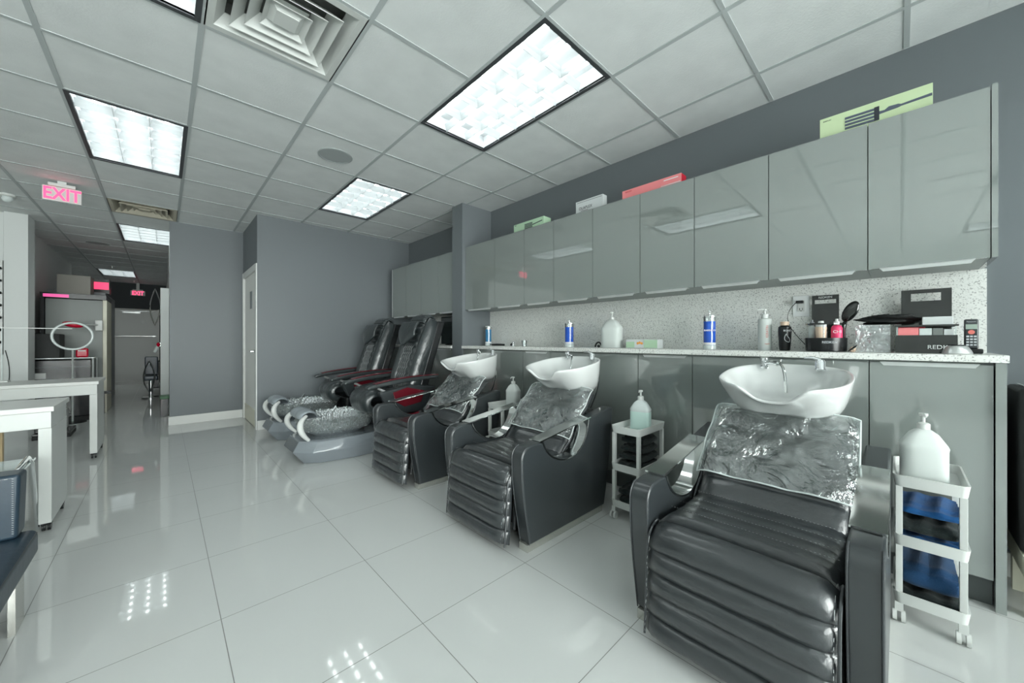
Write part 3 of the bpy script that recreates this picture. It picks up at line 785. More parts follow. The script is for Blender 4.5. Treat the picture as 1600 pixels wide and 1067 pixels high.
# ------------------------------------------------------------------ rolling trolleys with bottles and towels
def make_cart(label):
    t = thing('trolley', label, 'trolley', (0, 0, 0), 0, 'white plastic trolleys')
    X, Y = 0.175, 0.100
    def tray(z, h_):
        b = MB(); o_ = []
        def rr(x, y, r, n=4):
            out = []
            for sx, sy, a0 in ((1, 1, 0), (-1, 1, 90), (-1, -1, 180), (1, -1, 270)):
                for k in range(n+1):
                    a = math.radians(a0+90*k/n); out.append((sx*(x-r)+r*math.cos(a), sy*(y-r)+r*math.sin(a)))
            return out
        L = [(rr(X-0.006, Y-0.006, 0.02), z), (rr(X, Y, 0.022), z+h_), (rr(X-0.006, Y-0.006, 0.018), z+h_), (rr(X-0.012, Y-0.012, 0.016), z+0.008)]
        n = len(L[0][0]); vs = [(x, y, zz) for ring_, zz in L for x, y in ring_]
        fs = [[k for k in range(n)][::-1], [3*n+k for k in range(n)]]
        for q in range(3):
            for k in range(n): l = (k+1) % n; fs.append((q*n+k, q*n+l, (q+1)*n+l, (q+1)*n+k))
        return b.add(vs, fs)
    for z, h_ in ((0.075, 0.045), (0.305, 0.045), (0.540, 0.045)):
        tray(z, h_).build('tray', 'plastic_white', t, angle=50)
    for sx in (-1, 1):
        for sy in (-1, 1):
            x, y = sx*(X-0.020), sy*(Y-0.018)
            p = MB(); p.box(x-0.012, x+0.012, y-0.010, y+0.010, 0.119, 0.306).box(x-0.012, x+0.012, y-0.010, y+0.010, 0.349, 0.541)
            p.build('post', 'plastic_white', t, bevel=0.002)
            c_ = MB(); c_.box(x-0.012, x+0.012, y-0.012, y+0.012, 0.040, 0.076)
            for o_ in (-0.012, 0.012):
                c_.tube([(x-0.006, y+o_-0.006, 0.022), (x-0.006, y+o_+0.006, 0.022)], 0.022, 14)
            c_.build('caster', 'plastic_white', t)
    return t
cart = make_cart('nearest white three-tier trolley with blue towels, right edge')
cart.location = (2.300, -0.080, 0)
cart2 = copy_tree(cart, (2.235, 1.165, 0), 0, 'middle white trolley with black towels, between two shampoo chairs')
cart3 = copy_tree(cart, (2.20, 2.350, 0), 0, 'farthest white trolley, mostly hidden behind the middle shampoo chair')

def jug(loc, label, rz, body='hdpe', fill=None, h=0.20, w=0.066, d=0.050):
    t = thing('pump_bottle', label, 'bottle', loc, rz, 'gallon pump bottles')
    def sec(w_, d_, z, n=32):
        return [((abs(math.cos(a))**0.55)*(1 if math.cos(a) > 0 else -1)*d_, (abs(math.sin(a))**0.55)*(1 if math.sin(a) > 0 else -1)*w_, z) for a in [2*PI*k/n for k in range(n)]]
    def stack(L, cap0=True, cap1=True):
        b = MB(); n = 32; vs = [p for w_, d_, z in L for p in sec(w_, d_, z)]
        fs = []
        for q in range(len(L)-1):
            for k in range(n): l = (k+1) % n; fs.append((q*n+k, q*n+l, (q+1)*n+l, (q+1)*n+k))
        if cap0: fs.append(list(range(n))[::-1])
        if cap1: fs.append([(len(L)-1)*n+k for k in range(n)])
        return b.add(vs, fs)
    lv = [(w*0.94, d*0.94, 0), (w, d, 0.006), (w, d, h*0.62), (w*1.03, d*1.02, h*0.68), (w*0.97, d*0.95, h*0.73), (w*0.62, d*0.68, h*0.91), (w*0.40, d*0.48, h*0.97), (0.016, 0.016, h)]
    if fill:
        cut = 3
        bo = stack(lv[:cut]).build('bottle_body', fill, t, angle=50)
        stack([lv[cut-1]]+lv[cut:], cap0=False).build('bottle_shoulder', body, t, angle=50)
    else:
        bo = stack(lv).build('bottle_body', body, t, angle=50)
    hb = MB(); hb.tube(bez((d*0.55, 0, h*0.93), (d*1.15, 0, h*0.95), (d*1.25, 0, h*0.78), (d*1.0, 0, h*0.70), 10), 0.008, 8); hb.build('handle', body, bo)
    p = MB(); p.lathe([(0.019, h-0.002), (0.019, h+0.020), (0.014, h+0.024), (0.0055, h+0.026), (0.0055, h+0.050), (0.013, h+0.052), (0.013, h+0.062), (0.0, h+0.063)], 18)
    p.tube([(0, 0, h+0.058), (-0.022, 0, h+0.060), (-0.040, 0, h+0.052)], [0.006, 0.0055, 0.004], 8)
    p.build('pump', 'plastic_white', t)
    return t
jug((2.235, -0.066, 0.5485), 'large white pump bottle on the nearest trolley', 0.12, h=0.215, w=0.066, d=0.050)
jug((2.235, 1.150, 0.5485), 'pump bottle of pale green gel on the middle trolley', 0.2, 'clear_jug', 'gel', h=0.190, w=0.062, d=0.046)
jug((2.24, 2.345, 0.5485), 'white pump bottle on the farthest trolley beside the middle basin', 0.2, h=0.19, w=0.060, d=0.048)
jug((2.72, 1.655, CZ1+0.0005), 'tall white pump jug on the worktop beside the green box', 0.1, 'hdpe', None, h=0.235, w=0.085, d=0.055)

def towel(name, loc, m, label, sx, sy, sz, seed, group, layers=3, cat='towel'):
    rnd = random.Random(seed); p1, p2, p3 = (rnd.uniform(0, 6) for _ in range(3))
    prof = []
    # folded slab: rounded fold at the front, layered edges
    n = 40; ns = 24
    def fn(u, v):
        a = 2*PI*u
        c_, s_ = math.cos(a), math.sin(a)
        x = sx*(abs(c_)**0.6)*(1 if c_ > 0 else -1); z = sz*(abs(s_)**0.7)*(1 if s_ > 0 else -1)
        y = sy*(2*v-1)
        wv = 0.004*math.sin(14*x/sx+p1)+0.005*math.sin(5*v*3+p2+x*9)+0.0022*math.sin(layers*2*PI*(z/sz)+p3+v*2)
        k = 1-0.08*abs(2*v-1)**6
        return (x*k+wv*0.4*math.copysign(1, c_), y+0.004*math.sin(20*z+p1)*(1 if v > .5 else -1), z*k + sz + max(0, z)/sz*wv)
    b = MB(); b.surf(fn, 48, ns, cu=True)
    o_ = len(b.v)
    nv = ns
    b.f.append([i*nv for i in range(48)]); b.f.append([i*nv+nv-1 for i in range(48)][::-1])
    o = b.build(name, m, None, loc=loc, angle=70)
    zmin = min(v.co.z for v in o.data.vertices)
    for v in o.data.vertices: v.co.z = max(v.co.z, 0.0008)
    return tag(o, label, cat, group)
tw = 'folded towels on the nearest trolley'
towel('folded_towel', (2.29, -0.080, 0.3135), 'towel_blue', 'bottom blue towel sticking out below the black towel, middle tray of the nearest trolley', 0.130, 0.078, 0.013, 1, tw, 2)
towel('folded_towel', (2.275, -0.080, 0.351), 'towel_black', 'thick black folded towel between two blue ones on the nearest trolley', 0.126, 0.075, 0.026, 2, tw, 3)
towel('folded_towel', (2.30, -0.080, 0.418), 'towel_blue', 'bright blue towel on top of the stack, middle tray of the nearest trolley', 0.125, 0.078, 0.017, 3, tw, 3)
towel('folded_towel', (2.30, -0.080, 0.0835), 'towel_black', 'black towel at the bottom of the lowest tray of the nearest trolley', 0.130, 0.078, 0.016, 4, tw, 2)
towel('folded_towel', (2.29, -0.080, 0.128), 'towel_teal', 'deep blue towel on the lowest tray of the nearest trolley', 0.128, 0.077, 0.048, 5, tw, 4)
tb = 'black towels on the middle trolley'
for k in range(4):
    towel('folded_towel', (2.235+0.004*k, 1.165, 0.3135+0.050*k), 'towel_black', ['black towel lying lowest on the middle tray of the middle trolley', 'second black towel from below on the middle trolley', 'third black towel from below on the middle trolley', 'uppermost black towel on the middle trolley'][k], 0.130-0.008*k, 0.078-0.003*k, 0.0195, 10+k, tb, 2)
for k in range(2):
    towel('folded_towel', (2.235, 1.165, 0.0835+0.052*k), 'towel_black', ['black towel lying at the very bottom of the middle trolley', 'black towel on top of another on the lowest tray of the middle trolley'][k], 0.125, 0.076, 0.0205, 20+k, tb, 2)

# ------------------------------------------------------------------ pedicure stations
def hexloft(levels):
    b = MB(); n = len(levels[0][0]); vs = [(x, y, z) for ring_, z in levels for x, y in ring_]; fs = [list(range(n))[::-1], [(len(levels)-1)*n+k for k in range(n)]]
    for q in range(len(levels)-1):
        for k in range(n): l = (k+1) % n; fs.append((q*n+k, q*n+l, (q+1)*n+l, (q+1)*n+k))
    return b.add(vs, fs)
def make_pedi(label):
    t = thing('pedicure_chair', label, 'pedicure chair', (0, 0, 0), 0, 'pedicure chairs with foot tubs')
    def outline(s, x0, w_):
        pts = [(x0, -0.17), (x0, 0.17)]
        a = [(x0+0.13, 0.30*w_), (x0+0.42, 0.345*w_), (x0+0.75, 0.32*w_), (x0+0.98, 0.29*w_), (1.42, 0.29*w_)]
        pts += a; pts += [(x, -y) for x, y in reversed(a)]
        return pts
    base = hexloft([(outline(1, 0.09, 0.86), 0.0), (outline(1, 0.0, 1.0), 0.115), (outline(1, 0.05, 0.93), 0.205), (outline(1, 0.09, 0.86), 0.215)])
    bo = base.build('tub_base', 'spa_grey', t, bevel=0.008, angle=30)
    MB().lathe([(0.026, 0), (0.026, 0.004), (0.012, 0.007), (0, 0.007)], 20, mtx=Matrix.Translation((0.045, -0.10, 0.168)) @ rotm('Y', -60)).build('control_button', 'chrome', bo)
    def sup(rx, ry, z, n=40, ex=0.8, cx=0.42): return [(cx+rx*abs(math.cos(2*PI*k/n))**ex*math.copysign(1, math.cos(2*PI*k/n)), ry*abs(math.sin(2*PI*k/n))**ex*math.copysign(1, math.sin(2*PI*k/n)), z) for k in range(n)]
    rings = [sup(0.20, 0.17, 0.206), sup(0.27, 0.225, 0.25), sup(0.315, 0.255, 0.32), sup(0.33, 0.27, 0.380), sup(0.34, 0.278, 0.390), sup(0.325, 0.265, 0.390), sup(0.30, 0.24, 0.32), sup(0.22, 0.18, 0.25), sup(0.05, 0.05, 0.24)]
    b = MB(); n = 40; vs = [p for r in rings for p in r]; fs = [list(range(n))[::-1], [(len(rings)-1)*n+k for k in range(n)]]
    for q in range(len(rings)-1):
        for k in range(n): l = (k+1) % n; fs.append((q*n+k, q*n+l, (q+1)*n+l, (q+1)*n+k))
    b.add(vs, fs); tub = b.build('foot_tub', 'tub_glass', t, angle=60)
    # crinkled disposable liner over the tub
    rnd = random.Random(3)
    def lin(u, v):
        k = u*2*PI; zz = 0.250+0.152*v
        wv = 0.004*math.sin(25*k+8*v)+0.004*math.sin(41*k-13*v)+0.003*math.sin(17*k+31*v)
        s_ = 0.80+0.20*min(1, v*1.6)**0.5
        rx, ry = 0.340*s_+0.006+wv, 0.278*s_+0.006+wv
        return (0.42+rx*abs(math.cos(k))**0.8*math.copysign(1, math.cos(k)), ry*abs(math.sin(k))**0.8*math.copysign(1, math.sin(k)), zz+0.006*math.sin(19*k)*v)
    MB().surf(lin, 160, 14, cu=True).build('liner', 'liner', tub, angle=180)
    # white ring arching over the front of the tub
    path = bez((0.12, -0.215, 0.215), (0.02, -0.26, 0.31), (0.02, -0.24, 0.385), (0.11, -0.17, 0.43), 10)
    for s in (-1, 1):
        MB().tube([(x, s*abs(y), z) for x, y, z in path], [0.014+0.012*math.sin(PI*i/10) for i in range(11)], 10).build('ring', 'plastic_white', t)
    # padded foot rest over the front rim
    def fr(u, v):
        a = PI*u*1.15-0.2; y = -0.19+0.38*v; e = (1-abs(2*v-1)**4)**0.5*0.3+0.7
        return (0.14-0.085*math.cos(a)*e-0.01, y, 0.418+0.060*math.sin(a)*e)
    b = MB(); b.surf(fr, 14, 16); b.surf(lambda u, v: (0.07+0.16*u, -0.19+0.38*v, 0.408), 4, 16)
    b.build('foot_rest', 'spa_cloth', t, angle=80)
    b = MB(); b.tube([(0.30, -0.27, 0.40), (0.30, -0.29, 0.47), (0.34, -0.25, 0.50)], 0.010, 8); b.build('spout', 'chrome', t)
    # seat box
    MB().box(0.80, 1.40, -0.27, 0.27, 0.215, 0.42).build('seat_base', 'black_plastic', t, bevel=0.03, seg=3)
    # seat with its big front roll
    sp = arc(0.745, 0.485, 0.060, 0.060, 275, 90, 14) + [(0.90, 0.52), (1.20, 0.50)]
    b, at = quilted(sp, 0.44, 0.44, 0.075, 3, 0.10, side=1, wob=0.002)
    b.build('seat', 'leather_spa', t, angle=70)
    # backrest: centre cushion, two side bolsters, shell
    d = Vector((0.36, 0, 0.93)).normalized()
    cp = bez((1.13, 0.50), (1.20, 0.78), (1.31, 1.08), (1.41, 1.33), 12)
    b, at = quilted(cp, 0.30, 0.30, 0.085, 11, 0.22, side=1)
    cb = b.build('back_cushion', 'leather_spa', t, angle=70)
    nb = MB()
    for k in range(-2, 3):
        nb.tube([at(0.08+0.56*q/20, k*0.30, 0.001) for q in range(21)], 0.0016, 4)
    nb.build('stitching', 'thread', cb)
    for s in (-1, 1):
        def bol(u, v, s=s):
            i = u; x, z = bez((1.13, 0.52), (1.20, 0.78), (1.31, 1.08), (1.42, 1.35), 40)[int(round(u*40))]
            a = 2*PI*v; w_ = 0.062*(1-abs(2*u-1)**8*0.5); 
            return (x+0.03-0.098*math.cos(a)*(1-0.3*abs(2*u-1)**6)-0.01, s*0.205+w_*math.sin(a), z+0.035*math.cos(a)+0.004*math.sin(30*u))
        b = MB(); b.surf(bol, 41, 16, cv=True); nv = 16
        b.f.append(list(range(16))); b.f.append([40*16+k for k in range(16)])
        b.build('bolster', 'leather_spa', t, angle=70)
    sh_ = resample(bez((1.19, 0.45), (1.27, 0.76), (1.38, 1.08), (1.46, 1.34), 12), 14)
    pr = [(x-0.02, z) for x, z in sh_] + [(x+0.085, z) for x, z in reversed(sh_)]
    MB().prism(pr, -0.265, 0.265).build('back_shell', 'black_plastic', t, bevel=0.02, seg=3)
    # hanging head cushion with pointed lower edge and the padded top
    def hc(u, v):
        y = -0.18+0.36*u; low = 0.25-0.12*abs(2*u-1)**1.2+0.02
        zz = 1.325-v*low
        x = 1.262+0.36*(zz-1.10)-0.085-0.02*math.sin(PI*v)-0.012*math.sin(PI*u)
        return (x+0.012, y, zz)
    b = MB(); b.surf(hc, 16, 10)
    hco = b.build('head_cushion', 'leather_spa', t, angle=80)
    so = hco.modifiers.new('thick', 'SOLIDIFY'); so.thickness = 0.035; so.offset = -1
    sm = hco.modifiers.new('smooth', 'SUBSURF'); sm.levels = 1; sm.render_levels = 1
    MB().box(-0.0005, 0.0005, -0.035, 0.035, -0.003, 0.003).build('tag', 'silver_ink', hco, loc=(1.202, -0.06, 1.205))
    tp = [(1.33, 1.31)] + arc(1.405, 1.335, 0.055, 0.055, 160, 10, 10)
    b, at = quilted(tp, 0.34, 0.34, 0.035, 6, 0.3, side=1)
    b.build('headrest', 'leather_spa', t, angle=70)
    # arms: dark side wing, red lacquer insert, red-topped rail
    for s in (-1, 1):
        y0, y1 = s*0.275, s*0.345
        wing = [(0.72, 0.60), (0.80, 0.44), (0.98, 0.36), (1.32, 0.36), (1.36, 0.62), (1.05, 0.655)]
        wo = MB().prism(wing, min(y0, y1), max(y0, y1)).build('arm_side', 'arm_dark', t, bevel=0.018, seg=3)
        yo = max(y0, y1) if s > 0 else min(y0, y1)
        MB().prism([(0.86, 0.59), (0.89, 0.49), (0.99, 0.43), (1.18, 0.46), (1.22, 0.58), (1.02, 0.63)], yo-0.008, yo+0.008).build('arm_inset', 'burgundy', wo, bevel=0.006)
        top = bez((0.60, 0.665), (0.78, 0.715), (1.05, 0.745), (1.40, 0.735), 14)
        N = path_normals(top); ar = MB()
        prr = [(x, z) for x, z in top] + [(x, z-0.035-0.012*math.sin(PI*i/14)) for i, (x, z) in reversed(list(enumerate(top)))]
        ar.prism(prr, s*0.31-0.045, s*0.31+0.045)
        ao = ar.build('armrest', 'leather_spa', t, bevel=0.014, seg=3)
        prr = [(x, z+0.010) for x, z in top[2:]] + [(x, z+0.001) for x, z in reversed(top[2:])]
        MB().prism(prr, s*0.31-0.035, s*0.31+0.035).build('arm_top', 'burgundy', ao, bevel=0.003)
        MB().tube([(0.72, s*0.31, 0.64), (0.80, s*0.31, 0.60), (0.86, s*0.31, 0.56)], 0.012, 8).build('arm_stay', 'alu', wo)
    return t
pd = make_pedi('nearer black massage pedicure chair with burgundy arms and a clear foot tub'); pd.location = (0.84, 3.90, 0)
pd2 = copy_tree(pd, (0.84, 4.97, 0), label='farther black massage pedicure chair, beside the grey back wall')

# ------------------------------------------------------------------ things on the worktop
WZ = CZ1+0.0004
def jar(x, y, label, liquid, h=0.205, r=0.040, txt=None, closed=True):
    t = thing('disinfectant_jar', label, 'jar', (x, y, WZ), 0, 'blue disinfectant jars')
    MB().lathe([(r*1.08, 0), (r*1.08, 0.022), (r*0.98, 0.028), (0, 0.028)], 24).build('foot', 'clear_jug', t)
    MB().lathe([(r, 0.0285), (r, h*0.86), (0, h*0.86)], 24).build('liquid', liquid, t)
    MB().lathe([(r+0.001, h*0.86), (r+0.002, h), (r-0.003, h), (r-0.003, h*0.865)], 24, cap=False).build('glass_neck', 'clear', t)
    MB().lathe([(r+0.0008, 0.030), (r+0.0008, 0.046)], 24, cap=False).build('white_band', 'white_ink', t)
    if closed:
        MB().lathe([(r+0.003, h), (r+0.003, h+0.008), (r*0.55, h+0.016), (0.006, h+0.018), (0.005, h+0.032), (0.010, h+0.040), (0.009, h+0.046), (0, h+0.046)], 24).build('lid', 'chrome', t)
    else:
        MB().lathe([(r+0.003, h), (r+0.003, h+0.008), (0, h+0.009)], 24).build('lid', 'plastic_white', t)
    if txt:
        a = math.radians(205)
        text(txt, 0.016, 'white_ink', t, ((r+0.0015)*math.cos(a), (r+0.0015)*math.sin(a), h*0.58), (PI/2, 0, a+PI/2), 0.0004)
    return t
jar(2.76, 3.31, 'teal disinfectant jar in the corner by the grey wall stub', 'teal_liquid', 0.220, 0.036, closed=False)
jar(2.76, 2.13, 'blue disinfectant jar left of the white pump jug', 'blue_liquid', 0.215, 0.040)
jar(2.74, 0.905, 'blue disinfectant jar nearest the camera with a chrome lid', 'blue_liquid', 0.222, 0.038, 'BARBICIDE')

# glove box
t = thing('glove_box', 'flat green and white cardboard glove box on the worktop', 'box', (2.74, 1.38, WZ), 0.06)
g = MB().box(-0.055, 0.055, -0.125, 0.125, 0, 0.068).build('carton', 'white_card', t, bevel=0.002)
MB().box(-0.0563, -0.0557, -0.124, -0.020, 0.004, 0.064).box(-0.0563, -0.0557, 0.055, 0.124, 0.004, 0.050).build('print', 'mint_card', g)
MB().box(-0.05, 0.05, -0.12, 0.12, 0.0683, 0.0689).build('print', 'mint_card', g)
fl = MB()
for k in range(3): fl.ball((-0.0563, 0.028-0.016*k, 0.038+0.005*(k % 2)), 0.0006, 0.009, 0.010, 10)
fl.build('print', 'orange_ink', g)
# white pump lotion
def pump(x, y, label, r, h, body, cap, printed=True):
    t = thing('lotion_bottle', label, 'bottle', (x, y, WZ), 0.2)
    b = MB().lathe([(r*0.94, 0), (r, 0.006), (r, h*0.97), (r*0.9, h), (r*0.45, h+0.004), (r*0.45, h+0.022), (0, h+0.022)], 28).build('bottle_body', body, t)
    p = MB().lathe([(r*0.5, h+0.006), (r*0.5, h+0.030), (0.005, h+0.032), (0.005, h+0.050), (0.010, h+0.052), (0.010, h+0.062), (0, h+0.063)], 16)
    p.tube([(0, 0, h+0.058), (-0.01, 0.022, h+0.060), (-0.018, 0.040, h+0.056)], [0.006, 0.005, 0.0035], 8)
    p.build('pump', cap, t)
    return t, b
t, b = pump(2.74, 0.583, 'tall white pump bottle with faint red lettering, beside the dark bottle', 0.037, 0.195, 'hdpe', 'plastic_white')
a = math.radians(200)
pos = lambda z, aa=a, r=0.0376: (r*math.cos(aa), r*math.sin(aa), z)
text('KERATIN', 0.019, 'red_ink', b, pos(0.115), (PI/2, -PI/2, a+PI/2), 0.0004)
text('repair', 0.012, 'red_ink', b, pos(0.040), (PI/2, 0, a+PI/2), 0.0004)
# dark shampoo bottle with gold cap
t = thing('shampoo_bottle', 'dark grey shampoo bottle with a tan cap', 'bottle', (2.70, 0.474, WZ), 0.2)
b = MB().lathe([(0.024, 0), (0.027, 0.006), (0.034, 0.115), (0.032, 0.140), (0.021, 0.150), (0, 0.150)], 28).build('bottle_body', 'black_plastic', t)
MB().lathe([(0.021, 0.150), (0.022, 0.172), (0, 0.173)], 24).build('cap', 'peach', t)
text('BOND', 0.014, 'silver_ink', b, (0.0345*math.cos(a), 0.0345*math.sin(a), 0.118), (PI/2, 0, a+PI/2), 0.0004)
sw = MB(); sw.tube(bez((0, -0.010, 0.055), (0, -0.02, 0.085), (0, 0.005, 0.085), (0, 0.004, 0.105), 10), 0.0016, 5).tube(bez((0, -0.010, 0.055), (0, 0.02, 0.060), (0, 0.018, 0.085), (0, 0.004, 0.105), 10), 0.0016, 5)
sw.build('print', 'silver_ink', b, loc=(0.0325*math.cos(a), 0.0325*math.sin(a), -0.005), rot=(0, 0, a-PI))
# electric outlet with plug and cord
t = thing('wall_outlet', 'white double wall outlet with a black plug', 'outlet', (XW-0.0185, 0.425, 1.335), 0)
pl = MB().box(-0.006, 0, -0.042, 0.042, -0.065, 0.065).build('plate', 'white_ink', t, bevel=0.002)
MB().box(-0.009, -0.0062, -0.017, 0.017, -0.034, 0.034).build('socket', 'plastic_white', pl, bevel=0.001)
MB().box(-0.0095, -0.0088, -0.009, -0.006, -0.026, -0.012).box(-0.0095, -0.0088, 0.005, 0.008, -0.026, -0.012).lathe([(0.003, 0), (0, 0.0005)], 10, mtx=Matrix.Translation((-0.009, 0, -0.029)) @ rotm('Y', -90)).build('slots', 'black_matte', pl)
t = thing('power_plug', 'black plug with a thin cord hanging down to the worktop', 'plug', (XW-0.028, 0.425, 1.358), 0)
MB().box(-0.035, -0.0002, -0.016, 0.022, -0.008, 0.010).build('plug_body', 'black_plastic', t, bevel=0.004)
MB().tube(bez((-0.02, 0.02, 0), (-0.03, 0.12, -0.10), (-0.05, 0.02, -0.20), (-0.12, -0.06, -0.290), 20), 0.002, 6).build('cord', 'black_plastic', t)

# acrylic sheets standing on the worktop against the splashback
def sheet(x, y, w_, z1, slot_w, slot_z, slot_h, label, txt=None, lean=0.03):
    t = thing('display_sign', label, 'sign', (x, y, WZ), 0)
    b = MB(); h_ = z1-WZ; s0, s1 = slot_z-WZ, slot_z+slot_h-WZ
    def seg(ya, yb, za, zb): b.box(-0.002, 0.002, ya, yb, za, zb)
    seg(-w_/2, w_/2, 0, s0); seg(-w_/2, w_/2, s1, h_); seg(-w_/2, -slot_w/2, s0, s1); seg(slot_w/2, w_/2, s0, s1)
    o = b.build('panel', 'black_acrylic', t, smooth=False)
    if txt: text(txt, 0.017, 'white_ink', o, (-0.0028, 0, (s1+h_)/2), FACE_MX, 0.0004)
    return t
sheet(2.885, 0.308, 0.124, 1.392, 0.098, 1.342, 0.024, 'black plastic sign with white lettering and a slot, beside the outlet', 'REDKEN')
sheet(2.86, -0.092, 0.174, 1.385, 0.103, 1.325, 0.040, 'glossy black acrylic sheet with a wide slot, behind the black bin')

# round black stand with bottles
t = thing('bottle_holder', 'round black holder with a raised ring, full of small bottles', 'holder', (2.66, 0.282, WZ), 0)
c_ = MB().lathe([(0.084, 0), (0.088, 0.004), (0.090, 0.074), (0.0865, 0.074), (0.085, 0.006), (0, 0.006)], 40).build('cup', 'black_plastic', t)
ax = math.radians(196)
text('REDKEN', 0.017, 'silver_ink', c_, (0.0912*math.cos(ax), 0.0912*math.sin(ax), 0.050), (PI/2, 0, ax+PI/2), 0.0004)
MB().lathe([(0.080, 0.146), (0.089, 0.146), (0.089, 0.154), (0.080, 0.154)], 40, cap=False).build('ring', 'black_acrylic', t)
for k in range(3):
    a_ = math.radians(60+120*k); MB().tube([(0.086*math.cos(a_), 0.086*math.sin(a_), 0.076), (0.086*math.cos(a_), 0.086*math.sin(a_), 0.15)], 0.003, 6).build('rod', 'clear', t)
def small_bottle(x, y, label, r, h, body, cap, capr=None, shape=None, name='small_bottle'):
    t = thing(name, label, 'bottle', (x, y, WZ+0.0065), 0, 'small bottles in the round holder')
    prof = shape or [(r*0.95, 0), (r, 0.004), (r, h*0.80), (r*0.8, h*0.88), (r*0.4, h*0.92)]
    b = MB().lathe(prof+[(0, prof[-1][1]+0.0005)], 24).build('bottle_body', body, t)
    zt = prof[-1][1]; cr = capr or r*0.5
    MB().lathe([(cr, zt), (cr, zt+0.018), (cr*0.55, zt+0.020), (cr*0.5, zt+0.032), (0, zt+0.032)], 16).build('cap', cap, t)
    return t, b
small_bottle(2.672, 0.343, 'pale blue spray bottle at the left side of the round holder', 0.017, 0.150, 'clear_jug', 'grey_plastic', 0.011)
small_bottle(2.622, 0.298, 'cream tube with a broad white cap, front of the round holder', 0.025, 0.120, 'peach', 'plastic_white', 0.024, [(0.018, 0), (0.020, 0.05), (0.025, 0.120), (0.025, 0.128)])
t, b = small_bottle(2.636, 0.234, 'crimson bottle with white lettering in the round holder', 0.024, 0.150, 'hot_pink', 'plastic_white', 0.013)
aa = math.radians(190)
text('CHI', 0.021, 'white_ink', b, (0.0247*math.cos(aa), 0.0247*math.sin(aa), 0.100), (PI/2, 0, aa+PI/2), 0.0004)
MB().prism([(-0.02, 0.02), (0.016, 0.02), (-0.002, 0.065)], -0.0003, 0.0003, 'x').build('print', 'white_ink', b, loc=(0.0247*math.cos(aa), 0.0247*math.sin(aa)+0.002, 0), rot=(0, 0, aa-PI))
small_bottle(2.712, 0.300, 'white bottle behind the cream tube in the round holder', 0.019, 0.125, 'hdpe', 'plastic_white', 0.010)
small_bottle(2.700, 0.240, 'deep red bottle half hidden behind the crimson one', 0.019, 0.140, 'crimson', 'black_plastic', 0.012)
# oval black brush / hand mirror standing in the holder
t = thing('hair_brush', 'black oval paddle brush leaning behind the round holder', 'brush', (2.79, 0.190, WZ), 0)
b = MB(); mt = Matrix.Translation((0, 0.0, 0.222)) @ rotm('X', 25)
b.ball((0, 0, 0), 0.012, 0.031, 0.062, 20, mtx=mt); bo = b.build('paddle', 'black_acrylic', t)
MB().tube([(0, 0.022, 0.165), (-0.002, 0.030, 0.12), (-0.004, 0.034, 0.02), (-0.004, 0.034, 0.001)], [0.010, 0.011, 0.013, 0.012], 10).build('grip', 'black_plastic', t)
t = tag(MB().tube(bez((2.60, 0.185, WZ+0.004), (2.595, 0.14, WZ+0.055), (2.59, 0.145, WZ+0.03), (2.585, 0.185, WZ+0.004), 14), 0.0022, 6).build('cable', 'black_plastic'), 'loose loop of thin black cable beside the round holder', 'cable')
# clear box with caps
t = thing('storage_box', 'clear crinkled plastic box beside the black bin', 'box', (2.69, 0.096, WZ), 0)
MB().box(-0.065, 0.065, -0.064, 0.064, 0, 0.004).box(-0.065, -0.062, -0.064, 0.064, 0.004, 0.138).box(0.062, 0.065, -0.064, 0.064, 0.004, 0.138).box(-0.062, 0.062, -0.064, -0.061, 0.004, 0.138).box(-0.062, 0.062, 0.061, 0.064, 0.004, 0.138).build('walls', 'clear_box', t, smooth=False)
def crump(name, c, r, m, label, seed, cat, group=None, flat=1.0):
    rn = random.Random(seed); p = [rn.uniform(0, 6) for _ in range(6)]
    def fn(u, v):
        a_ = 2*PI*u; ph = PI*v
        k = 1+0.16*math.sin(3*a_+p[0]+4*ph)+0.13*math.sin(7*ph+p[1]+2*a_)+0.08*math.sin(11*a_+p[2])*math.sin(6*ph+p[3])+0.05*math.sin(17*a_-9*ph+p[4])
        return (c[0]+r[0]*k*math.sin(ph)*math.cos(a_), c[1]+r[1]*k*math.sin(ph)*math.sin(a_), max(c[2]-r[2]*flat, c[2]-r[2]*k*math.cos(ph)))
    o = MB().surf(fn, 40, 24, cu=True).build(name, m, None, angle=70)
    return tag(o, label, cat, group)
crump('crumpled_plastic', (2.69, 0.096, WZ+0.050), (0.040, 0.040, 0.036), 'grey_plastic', 'grey crumpled plastic caps inside the clear box', 5, 'plastic wrap')
crump('hair_net', (2.70, 0.040, WZ+0.166), (0.042, 0.105, 0.024), 'black_matte', 'black crumpled cloth draped over the clear box towards the bin', 8, 'cloth')
crump('white_tissue', (2.665, 0.108, WZ+0.112), (0.022, 0.032, 0.016), 'hdpe', 'white tissue under the black cloth in the clear box', 9, 'tissue')
crump('orange_tie', (2.62, 0.170, WZ+0.012), (0.010, 0.012, 0.012), 'peach', 'small tan hair tie beside the clear box', 10, 'hair tie')
